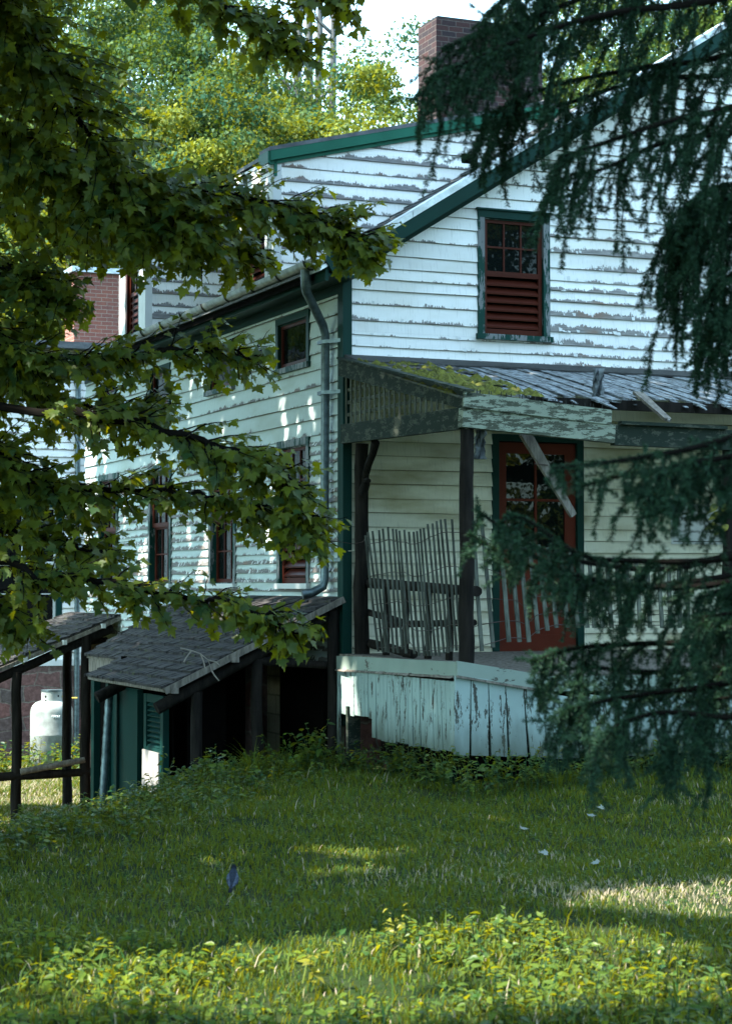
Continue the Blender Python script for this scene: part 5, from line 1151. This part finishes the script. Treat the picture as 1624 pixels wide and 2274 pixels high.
def plants(n, sample, hmin, hmax, lsz, seed, nl=9):
    """leafy stems; returns leaf and stem arrays"""
    P, D, N, Sz = [], [], [], []; sm = MB(); r = np.random.default_rng(seed)
    xs, ys = sample(n); zs_ = gz(xs, ys)
    for x, y, z in zip(xs, ys, zs_):
        h = r.uniform(hmin, hmax); a = r.uniform(0, 6.28); ln = r.uniform(0, .5); k = max(3, int(nl*r.uniform(.6, 1.3)))
        top = np.array([x+math.cos(a)*ln*h, y+math.sin(a)*ln*h, z+h]); base = np.array([x, y, z-.02]); midp = (base+top)/2+np.array([0, 0, .12*h])
        sm.tube([base, midp, top], [.004, .003, .002], 3, False)
        for j in range(k):
            f = .25+.75*(j+1)/k; p = base*(1-f)**2+2*midp*f*(1-f)+top*f*f; b_ = r.uniform(0, 6.28)
            P.append(p); D.append((math.cos(b_), math.sin(b_), r.uniform(-.35, .55))); N.append((r.normal()*.3, r.normal()*.3-.15, 1)); Sz.append(lsz*r.uniform(.5, 1.2)*(1.1-.35*f))
    V, F = leaf_arrays(OVAL, np.array(P), np.array(D, float), unit(np.array(N, float)), np.array(Sz), True, .25, .25)
    return V, F, np.repeat(np.clip(r.normal(.45, .25, len(P)), 0, 1), len(OVAL)), sm
def s_uniform(x0, x1, y0, y1, keep):
    def f(n):
        X, Y = [], []
        while len(X) < n:
            x, y = RNG.uniform(x0, x1), RNG.uniform(y0, y1)
            if keep(np.array([x]), np.array([y]))[0]: X.append(x); Y.append(y)
        return np.array(X), np.array(Y)
    return f
def crest(n):
    y = RNG.uniform(12.0, 19.3, n); x = np.interp(y, CRY, CRX)+RNG.normal(.05, .50, n); k = ~under_house(x, y); return x[k], y[k]
for nm, lab, args in (
    ('bank_weeds', 'dark leafy weeds and vines covering the bank edge at left', (1250, crest, .05, .20, .065, 5)),
    ('skirt_weeds', 'leafy weeds along the foot of the porch skirt', (330, s_uniform(-.9, 3.6, 15.9, 19, lambda x, y: ~under_house(x, y) & under_house(x, y+.75)), .12, .34, .065, 6)),
    ('foreground_plants', 'broad leaved ground plants in the near foreground', (1150, s_uniform(-2.6, 2.8, 7.2, 9.9, lambda x, y: (y < 9.6+.35*np.sin(x*3)) & (np.sin(x*2.7+y*1.3)+np.sin(y*4.1-x*1.9)+RNG.normal(0, .5, 1) > -.5)), .03, .13, .062, 7, 6)),
    ('clover', 'small leafy plants scattered through the lawn', (4200, s_uniform(-3.4, 4.2, 9.4, 18.5, lambda x, y: kp(x, y)), .015, .05, .036, 8, 5)),
    ('tank_weeds', 'weeds and vines round the foot of the propane tanks', (170, s_uniform(-7.8, -4.2, 33.2, 35.2, lambda x, y: y > 0), .1, .55, .12, 9))):
    V, F, c, sm = plants(*args); o = npmesh(nm, V, F, M['weed_lit' if nm == 'foreground_plants' else 'weed'], None, c); tag(o, lab, 'weeds', kind='stuff')
    s = sm.build('stems', M['weed'], None); s.parent = o
def weed(label, x, y, h, n, seed, sz=.09, m='weed', sp=.08, name='weed_plant'):
    zz = float(gz(x, y)); t = thing(name, label, 'plant', (x, y, zz))
    V, F, c, sm = plants(n, lambda k: (RNG.normal(x, sp, k), RNG.normal(y, sp, k)), h*.6, h, sz, seed, 10)
    npmesh('leaves', V, F, M[m], t, c); sm.build('stem', M['weed'], t)
q = at(700, 1725, 18.1); weed('tall bushy weed at the top of the bank before the dark basement door', q[0], q[1], .50, 9, 21, .10)
q = at(880, 1725, 17.6); weed('leafy weed below the hole in the porch skirt', q[0], q[1], .36, 8, 22, .085)
q = at(1075, 1715, 16.3); weed('low leafy weed under the front corner of the porch skirt', q[0], q[1], .30, 6, 23, .08)
q = at(480, 1790, 16.9); weed('arching leafy weed in front of the plywood patched shed wall', q[0], q[1], .40, 8, 24, .09)
q = at(350, 1800, 17.4); weed('narrow weed climbing over the pale plywood patch', q[0], q[1], .62, 3, 25, .06, sp=.02)
q = at(690, 2105, 8.7); weed('yellow leaved seedling standing up in the sunlit foreground grass', q[0], q[1], .20, 2, 26, .07, 'young', .02, 'seedling')
q = at(880, 2060, 9.6); weed('pale sprig of young leaves near the middle of the foreground', q[0], q[1], .22, 3, 27, .045, 'young', .03, 'seedling')
q = at(160, 1668, 34.6); weed('twining weed climbing the front of the propane tank', q[0], q[1], .62, 5, 28, .11)
# arching grass clump on the crest and by the skirt
def clump(label, x, y, n, h, seed):
    r = np.random.default_rng(seed); zz = float(gz(x, y)); t = thing('grass_clump', label, 'grass', (x, y, zz)); V = []; F = []
    for i in range(n):
        a = r.uniform(0, 6.28); L = h*r.uniform(.6, 1.1); d = np.array([math.cos(a), math.sin(a), 0]); wv = np.array([-d[1], d[0], 0])*.006; p = np.array([x, y, zz])+d*r.uniform(0, .05); out = r.uniform(.4, 1.0)
        pts = [p+d*L*out*f*f+np.array([0, 0, L*(f*1.0-.55*f*f*out)]) for f in np.linspace(0, 1, 6)]
        for k in range(5):
            w0, w1 = wv*(1-k/5.2), wv*(1-(k+1)/5.2); b_ = len(V); V += [pts[k]-w0, pts[k]+w0, pts[k+1]+w1, pts[k+1]-w1]; F.append((b_, b_+1, b_+2, b_+3))
    npmesh('blades', np.array(V), np.array(F), M['grass'], t, r.uniform(.2, .8, len(V)))
q = at(560, 1740, 17.6); clump('clump of arching grass at the lip of the bank before the shed', q[0], q[1], 46, .5, 31)
q = at(985, 1720, 16.9); clump('tall wild grass under the front edge of the porch skirt', q[0], q[1], 60, .48, 32)
q = at(640, 1745, 17.9); clump('loose grass tuft between the shed posts and the bushy weed', q[0], q[1], 36, .42, 33)
q = at(1240, 1730, 16.4); clump('grass tuft in the dark gap below the front skirt boards', q[0], q[1], 34, .3, 34)
# shoot with yellow leaves by the far porch post
t = thing('yellow_shoot', 'sunlit yellow leaved shoot beside the far porch post at the right edge', 'plant', hw(2.6, -2.5, 1.9)); P, D = [], []
for (x, y) in ((1575, 1120), (1582, 1138), (1590, 1150), (1575, 1165), (1590, 1170), (1600, 1120), (1598, 1165)): P.append(hw(*pin(x+18, y, 'v', -2.68))); D.append((-.7, -.2, random.uniform(-.7, -.1)))
V, F = leaf_arrays(OVAL, np.array(P), np.array(D), np.tile(np.array([[.2, -.7, .6]]), (len(P), 1)), np.full(len(P), .13), True); npmesh('leaves', V, F, M['young'], t, RNG.random(len(V)))
b = MB(True); b.tube([hw(*pin(x, y, 'v', -2.66)) for x, y in ((1612, 1240), (1608, 1180), (1600, 1140), (1592, 1100))], [.006, .005, .004, .002], 5, False) if False else None
bb_ = MB(); bb_.tube([hw(*pin(x, y, 'v', -2.66)) for x, y in ((1612, 1260), (1608, 1190), (1600, 1140), (1592, 1100))], [.006, .005, .004, .002], 5, False); bb_.build('stem', M['twig'], t)
# fallen leaves on the lawn
M['fallen'] = m_leaf('fallen_leaf', (.16, .21, .20), (.22, .21, .15), (.1, .1, .05), .15, .6)
for (x, y, lab) in ((1340, 1812, 'largest pale fallen leaf in the right half of the lawn'), (1310, 1822, 'pale fallen leaf just left of the largest one'), (1328, 1935, 'pale fallen leaf above the sunny patch of lawn'), (1215, 1905, 'small pale fallen leaf in the middle of the lawn'), (1160, 1850, 'pale leaf lying on the lawn below the spruce tips'), (940, 1720, 'pale leaf caught among weeds by the skirt')):
    r_ = ray(x, y); tt = CAM_H/-r_[2]; px_, py_ = r_[0]*tt, r_[1]*tt; zz = float(gz(px_, py_))+.05
    V, F = leaf_arrays(MAPLE, np.array([[px_, py_, zz]]), np.array([[random.uniform(-1, 1), random.uniform(-1, 1), .1]]), np.array([[0, -.4, 1.]]), np.array([.06]), True)
    o = npmesh('fallen_leaf', V, F, M['fallen'], None, RNG.random(len(V))); tag(o, lab, 'leaf', 'fallen leaves on the lawn')

# ---------------------------------------------------------------- the bird on the lawn
bx, by = -.765, 11.45; bz = float(gz(bx, by))+.012
bird = thing('bird', 'small slate blue bird standing on the lawn with its back turned', 'bird', (bx, by, bz), 0)
SC = 1.0
def loft(prof, m, name, par, n=16):
    b = MB(); rings = []
    for (x, y, z, rx, rz) in prof: rings.append([(bx+x+rx*math.cos(2*math.pi*k/n), by+y+rz*math.sin(2*math.pi*k/n)*.35, bz+z+rz*math.sin(2*math.pi*k/n)) for k in range(n)])
    for r0, r1 in zip(rings[:-1], rings[1:]):
        for k in range(n): b.poly([r0[k], r0[(k+1) % n], r1[(k+1) % n], r1[k]])
    b.poly(rings[0]); b.poly(rings[-1]); return b.build(name, m, par, smooth=True)
M['b_body'] = m_plain('slate_feather', (.018, .025, .040), .75, 0, .35, 60, 0, .1); M['b_dark'] = m_plain('dark_head_feather', (.008, .010, .016), .7, 0, .3, 60, 0, .1); M['b_wing'] = m_plain('grey_wing_feather', (.040, .052, .078), .7, 0, .6, 70, 0, .1); M['b_bill'] = m_plain('yellow_bill', (.45, .28, .05), .5)
BODY = [(-.002, -.05, .030, .004, .004), (-.002, -.036, .044, .015, .014), (0, -.018, .058, .025, .024), (.001, .0, .072, .030, .030), (.001, .014, .086, .030, .031), (.002, .026, .100, .025, .027), (.003, .032, .112, .017, .019), (.004, .036, .122, .0155, .0165), (.004, .040, .131, .0155, .015), (.004, .043, .139, .012, .010), (.004, .045, .145, .004, .003)]
loft(BODY[:8], M['b_body'], 'body', bird); loft(BODY[6:], M['b_dark'], 'head', bird)
loft([(-.010, -.082, .008, .011, .002), (-.009, -.066, .022, .010, .003), (-.005, -.045, .038, .010, .006), (-.002, -.03, .048, .008, .006)], M['b_dark'], 'tail', bird)
for s in (-1, 1): loft([(s*.006-.004, -.060, .033, .004, .003), (s*.015-.002, -.040, .048, .009, .010), (s*.023, -.018, .063, .011, .018), (s*.026, .0, .078, .010, .020), (s*.022, .014, .093, .006, .012)], M['b_wing'], 'wing', bird)
b = MB(); b.tube([(bx+.008, by+.052, bz+.136), (bx+.012, by+.066, bz+.134), (bx+.014, by+.076, bz+.131)], [.0045, .003, .0006], 8); b.build('beak', M['b_bill'], bird, smooth=True)
for s in (-1, 1):
    b = MB(); b.tube([(bx+.004+s*.0135, by+.046, bz+.135), (bx+.004+s*.0165, by+.047, bz+.135)], [.0025, .0012], 8); b.build('eye', M['void'], bird)
    b = MB(); b.tube([(bx+s*.011, by+.0, bz+.05), (bx+s*.012, by+.004, bz+.02), (bx+s*.012, by-.002, bz-.012)], [.004, .002, .0018], 6)
    for a in (-.5, 0, .5): b.tube([(bx+s*.012, by-.002, bz-.012), (bx+s*.012+.014*math.sin(a), by+.014*math.cos(a), bz-.013)], [.0016, .001], 4)
    b.build('leg', M['iron'], bird)
